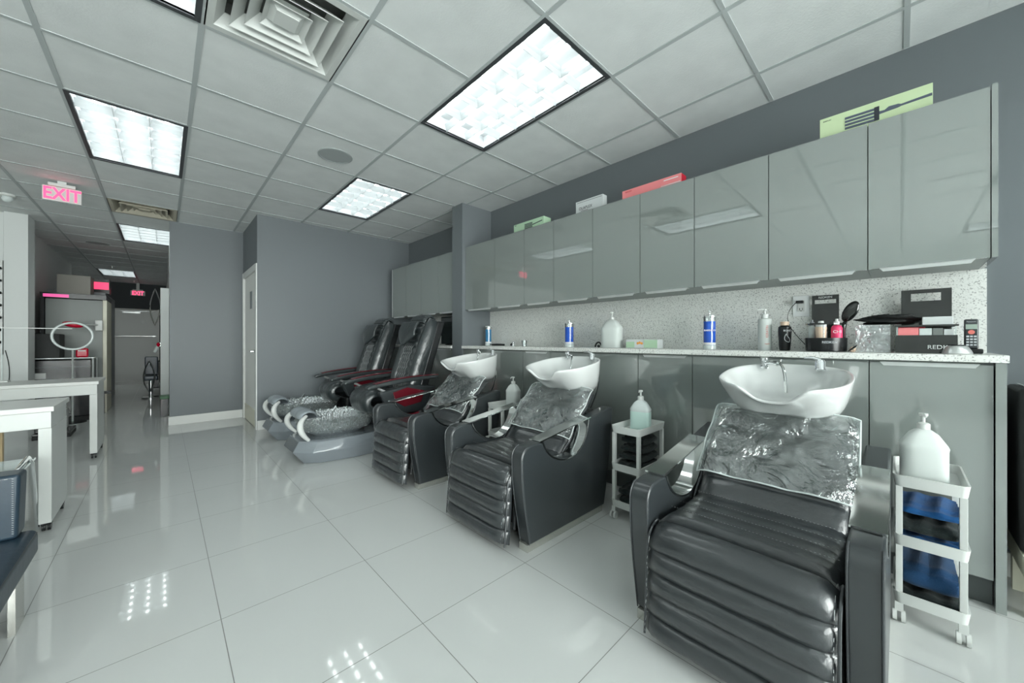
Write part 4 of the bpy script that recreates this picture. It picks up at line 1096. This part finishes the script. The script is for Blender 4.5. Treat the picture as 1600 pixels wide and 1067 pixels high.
# black bin with boxes
t = thing('storage_bin', 'low glossy black bin with white lettering, at the right end of the worktop', 'bin', (2.69, -0.083, WZ), 0)
b = MB().box(-0.075, 0.075, -0.098, 0.098, 0, 0.004).box(-0.075, -0.071, -0.098, 0.098, 0.004, 0.085).box(0.071, 0.075, -0.098, 0.098, 0.004, 0.085).box(-0.071, 0.071, -0.098, -0.094, 0.004, 0.085).box(-0.071, 0.071, 0.094, 0.098, 0.004, 0.085)
o = b.build('tray', 'black_acrylic', t, smooth=False)
text('REDKEN', 0.026, 'white_ink', o, (-0.0756, -0.055, 0.028), FACE_MX, 0.0004)
fr_ = MB(); fr_.box(-0.078, -0.073, -0.101, 0.101, 0.126, 0.134).box(0.073, 0.078, -0.101, 0.101, 0.126, 0.134).box(-0.073, 0.073, -0.101, -0.095, 0.126, 0.134).box(-0.073, 0.073, 0.095, 0.101, 0.126, 0.134)
fr_.build('rim', 'black_acrylic', t, smooth=False)
MB().box(-0.075, -0.072, 0.089, 0.095, 0.0852, 0.1258).box(-0.075, -0.072, -0.095, -0.089, 0.0852, 0.1258).box(0.072, 0.075, 0.089, 0.095, 0.0852, 0.1258).box(0.072, 0.075, -0.095, -0.089, 0.0852, 0.1258).build('rim_post', 'clear', t, smooth=False)
gb = 'small cartons standing in the black bin'
def carton(x, y, sx, sy, z0, z1, m, label, name='carton'):
    return tag(MB().box(-sx, sx, -sy, sy, 0, z1-z0).build(name, m, None, bevel=0.0015, loc=(x, y, WZ+z0)), label, 'box', gb)
carton(2.642, -0.028, 0.018, 0.034, 0.0045, 0.122, 'pink_card', 'bright pink carton at the left in the black bin')
carton(2.642, -0.084, 0.018, 0.020, 0.0045, 0.118, 'clear_jug', 'grey carton next to the pink one in the black bin')
carton(2.642, -0.122, 0.018, 0.016, 0.0045, 0.118, 'tall_grey', 'dull grey-green carton at the right in the black bin')
carton(2.642, -0.156, 0.018, 0.0155, 0.0045, 0.112, 'white_card', 'white carton in the right corner of the black bin')
carton(2.700, -0.04, 0.020, 0.045, 0.0045, 0.125, 'red_card', 'dark red carton behind the pink one in the black bin')
tag(MB().box(-0.035, 0.035, -0.048, 0.048, 0, 0.038).build('white_carton', 'white_card', None, bevel=0.003, loc=(2.68, -0.122, WZ+0.1345)), 'white flat carton lying on top of the black bin', 'box')
# silver phone charger
t = thing('charging_base', 'round silver device with a dark oval top, front of the phone', 'device', (2.540, -0.174, WZ), 0)
MB().lathe([(0.043, 0), (0.045, 0.004), (0.041, 0.016), (0.032, 0.032), (0.028, 0.036), (0.0, 0.036)], 48).build('shell', 'alu', t)
MB().lathe([(0.025, 0.0362), (0.021, 0.041), (0, 0.043)], 32).build('top_pad', 'black_acrylic', t)
MB().tube([(0.040, -0.01, 0.008), (0.06, -0.03, 0.004), (0.12, -0.045, 0.004)], 0.003, 6).build('cord', 'black_plastic', t)
# cordless phone
t = thing('cordless_phone', 'dark cordless phone upright in its cradle at the worktop end', 'phone', (2.70, -0.226, WZ), 0)
MB().box(-0.030, 0.030, -0.033, 0.024, 0, 0.022).build('cradle', 'black_plastic', t, bevel=0.005)
hs = MB().box(-0.012, 0.012, -0.021, 0.021, 0.022, 0.158).build('handset', 'arm_dark', t, bevel=0.006, seg=3)
MB().box(-0.0128, -0.0122, -0.017, 0.017, 0.112, 0.134).build('display', 'lcd', hs)
kb = MB()
for r_ in range(4):
    for c2 in range(3): kb.box(-0.0135, -0.0122, -0.015+0.011*c2, -0.007+0.011*c2, 0.036+0.013*r_, 0.043+0.013*r_)
kb.build('keys', 'silver_ink', hs)
MB().lathe([(0.010, 0), (0.010, 0.001), (0.004, 0.0014), (0, 0.0014)], 16, mtx=Matrix.Translation((-0.0122, 0, 0.098)) @ rotm('Y', -90)).build('dial_key', 'red_ink', hs)
text('Panasonic', 0.007, 'silver_ink', hs, (-0.0125, 0, 0.146), FACE_MX, 0.0002)
# clippers and small things on the left part of the worktop
t = thing('hair_clip', 'small dark metal clip beside the white pump jug', 'clip', (2.70, 1.775, WZ), 0)
MB().tube(bez((0, 0.03, 0.004), (0, 0.02, 0.05), (0, -0.015, 0.06), (0, -0.03, 0.02), 10), 0.007, 8).ball((0, -0.005, 0.012), 0.012, 0.014, 0.012, 10).build('jaw', 'black_plastic', t)
t = thing('hair_clippers', 'black clippers lying on the worktop near the teal jar', 'clippers', (2.70, 3.07, WZ), 0)
MB().tube([(0, 0.10, 0.013), (0, 0.0, 0.014), (0, -0.10, 0.013)], [0.010, 0.013, 0.011], 10).build('clipper_body', 'black_plastic', t)
MB().box(-0.014, 0.014, 0.098, 0.125, 0.004, 0.022).build('blade', 'steel', t, bevel=0.002)
t = thing('trimmer', 'small chrome and black trimmer standing on the worktop', 'trimmer', (2.67, 2.79, WZ), 0)
MB().lathe([(0.020, 0), (0.022, 0.004), (0.014, 0.022), (0.020, 0.034), (0.014, 0.046), (0, 0.050)], 20).build('head', 'chrome', t)
MB().ball((0, 0.03, 0.016), 0.014, 0.016, 0.016, 12).build('knob', 'black_plastic', t)
t = thing('glass_tumbler', 'small clear glass standing on the worktop', 'glass', (2.67, 2.63, WZ), 0)
MB().lathe([(0.024, 0), (0.028, 0.060), (0.026, 0.060), (0.022, 0.004), (0, 0.004)], 24).build('cup', 'clear', t)
# dark screen beyond the stub
t = thing('monitor', 'flat dark screen standing on the far worktop beside the wall stub', 'monitor', (2.80, 4.10, WZ), 0)
MB().box(-0.012, 0.012, -0.26, 0.26, 0.012, 0.385).build('bezel', 'black_plastic', t, bevel=0.004)
MB().box(-0.0135, -0.0122, -0.25, 0.25, 0.025, 0.375).build('screen', 'screen', t, smooth=False)
MB().box(-0.05, 0.05, -0.10, 0.10, 0, 0.012).build('stand', 'black_plastic', t, bevel=0.003)
t = tag(MB().lathe([(0.02, 0), (0.022, 0.05), (0.014, 0.065), (0, 0.066)], 16).build('small_jar', 'clear_jug', loc=(2.66, 3.80, WZ)), 'small grey jar in front of the dark screen beyond the stub', 'jar')

# ------------------------------------------------------------------ boxes on top of the wall cabinets
TZ = UZ1+0.0042
t = thing('curling_iron_box', 'long pale green box with a printed four-barrel iron, top right', 'box', (2.56, 0.0955, TZ), 0)
b = MB().box(0, 0.09, -0.200, 0.200, 0, 0.112).build('carton', 'green_card', t, bevel=0.001)
pr = MB()
for k in range(4):
    pr.tube([(-0.0006, 0.100, 0.024+0.017*k), (-0.0006, -0.012, 0.022+0.0175*k)], 0.0062, 8)
pr.v = [((-0.0006+(x+0.0006)*0.1), y, z) for x, y, z in pr.v]
po = pr.build('print', 'ink_blue', b)
MB().box(-0.0014, -0.0006, -0.026, -0.008, 0.016, 0.084).build('print', 'ink', b)
h = MB().tube([(-0.001, -0.024, 0.050), (-0.001, -0.045, 0.050), (-0.001, -0.06, 0.056), (-0.001, -0.09, 0.056), (-0.001, -0.10, 0.055), (-0.001, -0.198, 0.060)], [0.008, 0.006, 0.011, 0.009, 0.005, 0.0065], 8)
h.v = [((-0.001+(x+0.001)*0.05), y, z) for x, y, z in h.v]; h.build('print', 'ink_blue', b)
text('BABYLISS', 0.008, 'ink', b, (-0.0006, 0.170, 0.094), FACE_MX, 0.0003)
t = thing('styling_tool_box', 'small green box with a dark printed iron, left on the wall cabinets', 'box', (2.56, 2.47, TZ), 0)
b = MB().box(0, 0.10, -0.20, 0.20, 0, 0.085).build('carton', 'mint_card', t, bevel=0.001)
pr = MB()
for k in range(4): pr.tube([(-0.0006, 0.05, 0.018+0.013*k), (-0.0006, -0.055, 0.018+0.013*k)], 0.005, 6)
pr.tube([(-0.0006, -0.055, 0.036), (-0.0006, -0.18, 0.050)], 0.005, 6)
pr.v = [((-0.0006+(x+0.0006)*0.1), y, z) for x, y, z in pr.v]; pr.build('print', 'ink', b)
MB().box(-0.0005, 0.0, 0.165, 0.185, 0.070, 0.076).build('print', 'ink', b)
t = thing('card_box', 'upright white card box with small dark lettering', 'box', (2.60, 1.80, TZ), 0.0)
b = MB().box(0, 0.06, -0.135, 0.135, 0, 0.125).build('carton', 'white_card', t, bevel=0.001)
text('OLAPLEX', 0.034, 'ink', b, (-0.0006, 0.035, 0.058), FACE_MX, 0.0003, sx=0.95)
text('BOND BUILDER', 0.010, 'ink', b, (-0.0006, 0.045, 0.036), FACE_MX, 0.0003)
MB().box(-0.0006, 0.0, -0.125, 0.125, 0.110, 0.113).build('print', 'ink', b)
t = thing('hot_tool_box', 'long pink box with a dark red end', 'box', (2.56, 1.245, TZ), 0)
b = MB().box(0, 0.08, -0.222, 0.222, 0, 0.072).build('carton', 'pink_card', t, bevel=0.001)
MB().box(0.002, 0.078, -0.2227, -0.2222, 0.002, 0.070).build('end_print', 'red_card', b)
MB().box(-0.0006, 0, -0.20, -0.10, 0.050, 0.056).box(-0.0006, 0, -0.215, -0.08, 0.016, 0.020).build('print', 'white_ink', b)
text('REVLON', 0.014, 'red_card', b, (-0.0006, 0.17, 0.056), FACE_MX, 0.0003)

# ------------------------------------------------------------------ black studded chair beyond the cabinets
t = thing('studded_armchair', 'black armchair with nail head trim, cut off by the right edge', 'armchair', (2.62, -0.75, 0), 0)
w = MB().prism([(-0.50, 0.245), (0.41, 0.245), (0.412, 0.50), (0.415, 0.925), (-0.50, 0.80)], -0.07, 0.20, 'x').build('arm_wing', 'black_matte', t, bevel=0.02, seg=3)
st = MB()
def studs(p, q, n):
    for k in range(n):
        f_ = k/(n-1); st.ball((-0.072, p[0]+(q[0]-p[0])*f_, p[1]+(q[1]-p[1])*f_), 0.004, 0.006, 0.006, 8)
studs((0.392, 0.905), (-0.45, 0.785), 34); studs((0.392, 0.89), (0.392, 0.52), 16); studs((0.392, 0.50), (0.05, 0.30), 17)
for k in range(26): st.ball((-0.060+0.01*k, 0.380, 0.925), 0.005, 0.005, 0.004, 8)
st.build('nail_heads', 'chrome', w)
MB().box(-0.12, 0.24, -0.50, 0.405, 0.160, 0.244).build('plinth', 'cream', t, bevel=0.004)
lg = MB().prism([(0.36, 0), (0.40, 0), (0.40, 0.159), (0.30, 0.159)], -0.10, -0.06, 'x').build('leg', 'cream', t)
MB().prism([(-0.40, 0), (-0.36, 0), (-0.30, 0.159), (-0.40, 0.159)], -0.10, -0.06, 'x').build('leg', 'cream', t)
MB().box(0.16, 0.20, 0.35, 0.40, 0, 0.159).build('leg', 'cream', t); MB().box(0.16, 0.20, -0.40, -0.35, 0, 0.159).build('leg', 'cream', t)

# ------------------------------------------------------------------ manicure tables at left
def man_table(x1, y0, y1, z, length, label, th=0.05):
    t = thing('manicure_table', label, 'table', (x1, (y0+y1)/2, 0), 0, 'white manicure tables')
    d2 = (y1-y0)/2
    MB().box(-length, 0, -d2, d2, z-0.030, z).build('tabletop', 'trim_white', t, bevel=0.004)
    MB().box(-length+0.02, -0.012, -d2+0.012, d2-0.012, z-0.125, z-0.031).build('apron', 'plastic_white', t, bevel=0.002)
    for xx in (-0.010-th, -length+0.01):
        l = MB().box(xx, xx+th, -d2+0.010, d2-0.010, 0.055, z-0.1255).build('leg_panel', 'plastic_white', t, bevel=0.003)
        for yy in (-d2+0.06, d2-0.06):
            c2 = MB().tube([(xx+th*0.15, yy, 0.023), (xx+th*0.42, yy, 0.023)], 0.023, 14).tube([(xx+th*0.58, yy, 0.023), (xx+th*0.85, yy, 0.023)], 0.023, 14).box(xx+th*0.1, xx+th*0.9, yy-0.02, yy+0.02, 0.036, 0.0548)
            c2.build('caster', 'black_plastic', l)
    return t
ta = man_table(-0.440, 5.23, 5.80, 0.735, 1.30, 'white manicure table farther back with a clear screen on it')
tb_ = man_table(-0.462, 3.41, 3.90, 0.735, 1.10, 'white manicure table nearer the camera, left edge')
t = thing('light_bar', 'thin white horizontal bar above the farther white table', 'lamp bar', (-1.13, 5.72, 0.7355), 0)  # edge of a clear screen, no lamp; pane left out, posts and feet added
MB().tube([(-0.46, 0, 0.012), (-0.46, 0, 0.50)], 0.004, 8).build('post', 'chrome', t); MB().tube([(0.05, 0, 0.012), (0.05, 0, 0.50)], 0.003, 8).build('post', 'clear_jug', t)
MB().box(-0.47, 0.47, -0.004, 0.004, 0.500, 0.506).build('top_edge', 'plastic_white', t, smooth=False)
MB().box(-0.45, -0.37, -0.05, 0.05, 0, 0.012).build('foot', 'plastic_white', t); MB().box(0.01, 0.09, -0.05, 0.05, 0, 0.012).build('foot', 'plastic_white', t)
t = thing('papers', 'sheet of paper on the nearer white table', 'paper', (-0.86, 3.60, 0.7352), 0.2)
MB().box(-0.10, 0.10, -0.07, 0.07, 0, 0.002).build('sheet', 'white_card', t)
# clear chair with chrome tube legs
t = thing('clear_chair', 'clear plastic chair with chrome tube legs beside the nearer white table', 'chair', (-0.735, 3.20, 0), 0)
MB().box(-0.20, 0.21, -0.20, 0.20, 0.440, 0.455).build('seat', 'clear', t, bevel=0.005)
for sx in (-1, 1):
    fr2 = MB(); fr2.tube([(sx*0.200, 0.30, 0.012), (sx*0.205, 0.12, 0.44), (sx*0.205, 0.05, 0.485), (sx*0.205, -0.17, 0.47), (sx*0.205, -0.22, 0.012)], 0.011, 10)
    fr2.build('leg_frame', 'chrome', t)
t2 = thing('wooden_stool', 'pale wooden stool behind the clear chair, left edge', 'stool', (-0.98, 4.30, 0), 0)
MB().box(-0.16, 0.16, -0.16, 0.16, 0.50, 0.53).build('seat', 'wood', t2, bevel=0.005)
for sx in (-1, 1):
    for sy in (-1, 1): MB().box(sx*0.13-0.02, sx*0.13+0.02, sy*0.13-0.02, sy*0.13+0.02, 0, 0.50).build('leg', 'wood', t2, bevel=0.003)

# navy lounge chair in the lower left corner
t = thing('lounge_chair', 'navy leather lounge chair with steel legs, lower left corner', 'armchair', (-0.80, 2.15, 0), 0)
s_ = MB().box(-0.42, 0.405, -0.50, 0.465, 0.185, 0.300).build('seat', 'navy', t, bevel=0.028, seg=4)
MB().tube([(0.400, -0.46, 0.283), (0.400, 0.44, 0.283)], 0.004, 6).build('piping', 'piping', s_)
s_.rotation_euler = (0, 0, 0)
a_ = MB().prism([(-0.42, 0.300), (0.365, 0.300), (0.372, 0.565), (-0.42, 0.58)], 0.36, 0.475, 'y').build('side_arm', 'navy', t, bevel=0.014, seg=3)
st = MB()
for k in range(26): st.tube([(0.355, 0.358, 0.325+0.009*k), (0.350, 0.358, 0.327+0.009*k)], 0.0009, 4)
for k in range(40): st.tube([(0.34-0.018*k, 0.358, 0.553), (0.332-0.018*k, 0.358, 0.553)], 0.0009, 4)
st.build('stitching', 'thread', a_)
MB().prism([(-0.42, 0.30), (-0.28, 0.30), (-0.34, 0.74), (-0.42, 0.74)], -0.50, 0.355, 'y').build('backrest', 'navy', t, bevel=0.02, seg=3)
for yy in (-0.36, 0.22):
    MB().box(0.375, 0.395, yy-0.06, yy+0.06, 0, 0.186).build('leg', 'base_steel', t, bevel=0.002)
    MB().box(-0.38, -0.36, yy-0.06, yy+0.06, 0, 0.186).build('leg', 'base_steel', t, bevel=0.002)

# ------------------------------------------------------------------ hall, left side
t = thing('console_cabinet', 'black console with a glass top behind the white column', 'cabinet', (-1.045, 8.15, 0), 0)
MB().box(-0.33, 0.30, -0.20, 0.20, 0.06, 0.845).build('body', 'black_plastic', t, bevel=0.004)
MB().box(-0.33, 0.33, -0.22, 0.22, 0.868, 0.880).build('glass_top', 'clear_jug', t, bevel=0.002)
for yy in (-0.19, 0.19): MB().tube([(0.32, yy, 0), (0.32, yy, 0.868)], 0.012, 8).build('post', 'alu', t)
MB().box(-0.22, -0.10, -0.210, -0.2002, 0.60, 0.68).build('drawer_front', 'plastic_white', t, bevel=0.002)
MB().box(-0.33, 0.31, -0.206, -0.2002, 0.40, 0.405).box(-0.33, 0.31, -0.206, -0.2002, 0.75, 0.755).build('shelf_edge', 'grey_plastic', t)
MB().box(-0.33, 0.33, -0.26, 0.22, 0.0, 0.058).build('plinth', 'black_matte', t)
t = thing('towel_warmer', 'dark boxy appliance on the black console', 'appliance', (-1.20, 8.15, 0.8805), 0)
MB().box(-0.17, 0.17, -0.17, 0.17, 0, 0.33).build('casing', 'black_matte', t, bevel=0.01)
MB().box(-0.15, 0.15, -0.174, -0.1705, 0.02, 0.31).build('door', 'black_matte', t)
t = thing('red_bag', 'small red pouch on the right end of the black console', 'bag', (-0.84, 8.10, 0.8805), 0)
MB().box(-0.06, 0.06, -0.04, 0.04, 0, 0.13).build('pouch', 'crimson', t, bevel=0.02, seg=3); MB().box(-0.035, 0.035, -0.045, -0.041, 0.085, 0.10).build('label_patch', 'white_ink', t)
t = thing('ring_light', 'pale ring light on a thin pole beside the grey tall cabinet', 'lamp', (-0.89, 7.75, 0), 0)
MB().lathe([(0.13, 0), (0.13, 0.012), (0.02, 0.02), (0, 0.02)], 20).build('base', 'black_plastic', t)
MB().tube([(0, 0, 0.02), (0, 0, 0.99)], 0.010, 8).build('pole', 'alu', t)
MB().tube([(0.18*math.cos(2*PI*k/32), 0, 1.18+0.18*math.sin(2*PI*k/32)) for k in range(32)], 0.015, 10, closed=True).build('ring', 'clear_jug', t)
t = thing('hair_dryer', 'red hood of a hair dryer above the ring light', 'hair dryer', (-0.90, 7.86, 1.34), 0)
MB().ball((0, 0, 0), 0.10, 0.06, 0.040, 16, mtx=rotm('Y', 12)).build('hood', 'crimson', t); MB().tube([(0.05, 0, -0.01), (0.10, 0.20, 0.0), (0.18, 0.60, 0.02)], 0.012, 8).build('arm', 'plastic_white', t); MB().box(0.15, 0.23, 0.56, 0.64, -0.07, 0.09).build('wall_box', 'plastic_white', t, bevel=0.01)
t = thing('tall_cabinet', 'tall grey cabinet with a dark canopy and a magenta lit strip', 'cabinet', (-0.95, 8.90, 0), 0)
MB().box(-0.29, 0.27, -0.35, 0.35, 0, 1.74).build('body', 'tall_grey', t, bevel=0.004)
MB().box(0.272, 0.315, -0.36, 0.35, 0, 1.745).build('side_panel', 'cream', t, bevel=0.002)
MB().box(-0.33, 0.315, -0.42, 0.35, 1.746, 1.82).build('canopy', 'black_plastic', t, bevel=0.003)
MB().box(-0.30, -0.06, -0.425, -0.4205, 1.755, 1.80).build('light_strip', 'magenta', t)
MB().box(-0.335, -0.295, -0.38, 0.35, 0, 1.745).build('side_trim', 'black_plastic', t)
tag(MB().box(-0.17, 0.17, -0.20, 0.20, 0, 0.315).build('storage_carton', 'taupe', bevel=0.003, loc=(-1.00, 9.02, 1.8205)), 'taupe box on top of the tall grey cabinet', 'box')
t = thing('lit_sign', 'red lit sign on the dark cabinet beside the taupe box', 'sign', (-0.79, 9.75, 1.95), 0)
MB().box(-0.13, 0.10, -0.02, 0.25, 0, 0.26).build('casing', 'black_plastic', t, bevel=0.004)
so = MB().box(-0.12, 0.09, -0.025, -0.0205, 0.075, 0.20).build('face', 'sign_red', t)  # exit sign's reflection put in as a glowing panel
t = thing('dark_tall_cabinet', 'dark tall cabinet behind the grey one in the hall', 'cabinet', (-0.98, 10.0, 0), 0)
MB().box(-0.38, 0.26, -0.5, 1.2, 0, 1.9495).build('body', 'grey_plastic', t, bevel=0.004)
tag(MB().box(-0.05, 0.05, -0.03, 0.03, 0, 0.3).box(-0.12, 0.12, -0.02, 0.02, 0.3, 0.34).box(-0.12, -0.08, -0.02, 0.02, 0.34, 0.7).build('towel_cart', 'black_plastic', loc=(-0.70, 8.45, 0)), 'black stand on the floor beside the tall grey cabinet', 'stand')
t = thing('printer_cart', 'low black metal cart on the floor behind the farther table', 'cart', (-0.92, 6.85, 0), 0)
MB().box(-0.14, 0.14, -0.20, 0.20, 0.04, 0.07).build('base_frame', 'black_plastic', t, bevel=0.005)
MB().box(-0.13, 0.06, -0.16, 0.16, 0.071, 0.36).build('housing', 'black_plastic', t, bevel=0.01)
MB().box(0.065, 0.085, -0.15, 0.15, 0.071, 0.30).build('tube_stack', 'alu', t, bevel=0.004)
MB().box(-0.14, 0.14, -0.20, 0.20, 0.0, 0.038).build('foot', 'black_matte', t, bevel=0.004)
t = thing('polish_rack', 'white rack with dark pegs at the far left edge', 'rack', (-1.56, 7.50, 0.95), 0)
rk = MB().box(-0.14, 0.14, 0.04, 0.0995, 0, 1.15).build('board', 'plastic_white', t)
pg = MB()
for k in range(7): pg.ball((0.125, 0.025, 0.15+0.15*k), 0.014, 0.02, 0.018, 8)
pg.build('pegs', 'black_plastic', rk)
tag(MB().tube(bez((-1.395, 7.522, 1.0), (-1.37, 7.522, 0.85), (-1.35, 7.52, 0.75), (-1.38, 7.515, 0.50), 14), 0.004, 6).build('cable', 'black_plastic'), 'thin grey cable hanging down the white column', 'cable')

# ------------------------------------------------------------------ hall, right side
tag(MB().box(-0.028, 0.074, 8.30, 11.5, 0, 1.98).build('tall_white_cabinet', 'wall_white', bevel=0.003), 'tall white cabinet along the right side of the hall', 'cabinet')
t = thing('styling_mirror', 'leaf shaped chrome mirror frame on the right side of the hall', 'mirror', (-0.10, 9.2, 1.72), 0)
def leaf(w_, h_, n=14):
    L = [(-w_*math.sin(PI*k/n)*0.5, 0, -h_/2+h_*k/n) for k in range(n+1)]
    return L+[(w_*math.sin(PI*k/n)*0.5, 0, -h_/2+h_*k/n) for k in range(n-1, 0, -1)]
MB().tube(leaf(0.13, 0.66), 0.009, 8, closed=True).build('frame', 'chrome', t)
MB().tube([(0.065, 0, 0), (0.0715, 0, 0)], 0.02, 8).build('bracket', 'chrome', t)
t = thing('styling_chair', 'dark styling chair with leaf shaped chrome sides in the hall', 'salon chair', (-0.19, 9.9, 0), 0)
MB().tube([(x, y, z+0.42) for x, y, z in leaf(0.15, 0.62)], 0.010, 8, closed=True).build('side_frame', 'chrome', t)
MB().box(-0.07, 0.12, 0.02, 0.40, 0.35, 0.44).build('seat', 'navy', t, bevel=0.02); MB().box(-0.07, 0.12, 0.36, 0.42, 0.44, 0.80).build('backrest', 'navy', t, bevel=0.02)
MB().lathe([(0.13, 0), (0.13, 0.02), (0.03, 0.03), (0.03, 0.35)], 20, c=(0.02, 0.2, 0)).build('base', 'chrome', t)
t = thing('black_station', 'narrow black station with a shelf near the hall door', 'station', (-0.20, 12.3, 0), 0)
MB().box(-0.03, 0.13, -0.15, 0.15, 0, 0.62).build('body', 'black_plastic', t, bevel=0.005); MB().box(-0.08, 0.15, -0.18, 0.18, 0.62, 0.64).build('shelf', 'black_plastic', t)
t = thing('red_dryer', 'red and silver hair dryer on the right side of the hall', 'hair dryer', (-0.0535, 8.7, 1.02), 0)
MB().ball((0, 0, 0.03), 0.026, 0.06, 0.04, 12).build('barrel', 'crimson', t); MB().tube([(-0.01, 0, 0.0), (-0.03, 0, -0.06), (-0.05, 0, -0.10)], 0.02, 8).build('handle', 'clear_jug', t)
MB().box(-0.005, 0.0263, -0.02, 0.02, 0.0, 0.06).build('wall_hook', 'alu', t)
t = thing('waste_bin', 'dark bin with a green lid behind the corner of the hall wall', 'bin', (0.020, 7.55, 0), 0)
MB().box(-0.045, 0.045, -0.10, 0.10, 0, 0.26).build('body', 'black_plastic', t, bevel=0.006); MB().box(-0.052, 0.052, -0.11, 0.11, 0.261, 0.30).build('lid', 'bin_green', t, bevel=0.005)
tag(MB().box(-0.10, 0.10, -0.06, 0.06, 0, 1.1).build('dark_locker', 'black_plastic', bevel=0.005, loc=(-1.20, 13.9, 0)), 'dark locker beside the far hall door', 'locker')
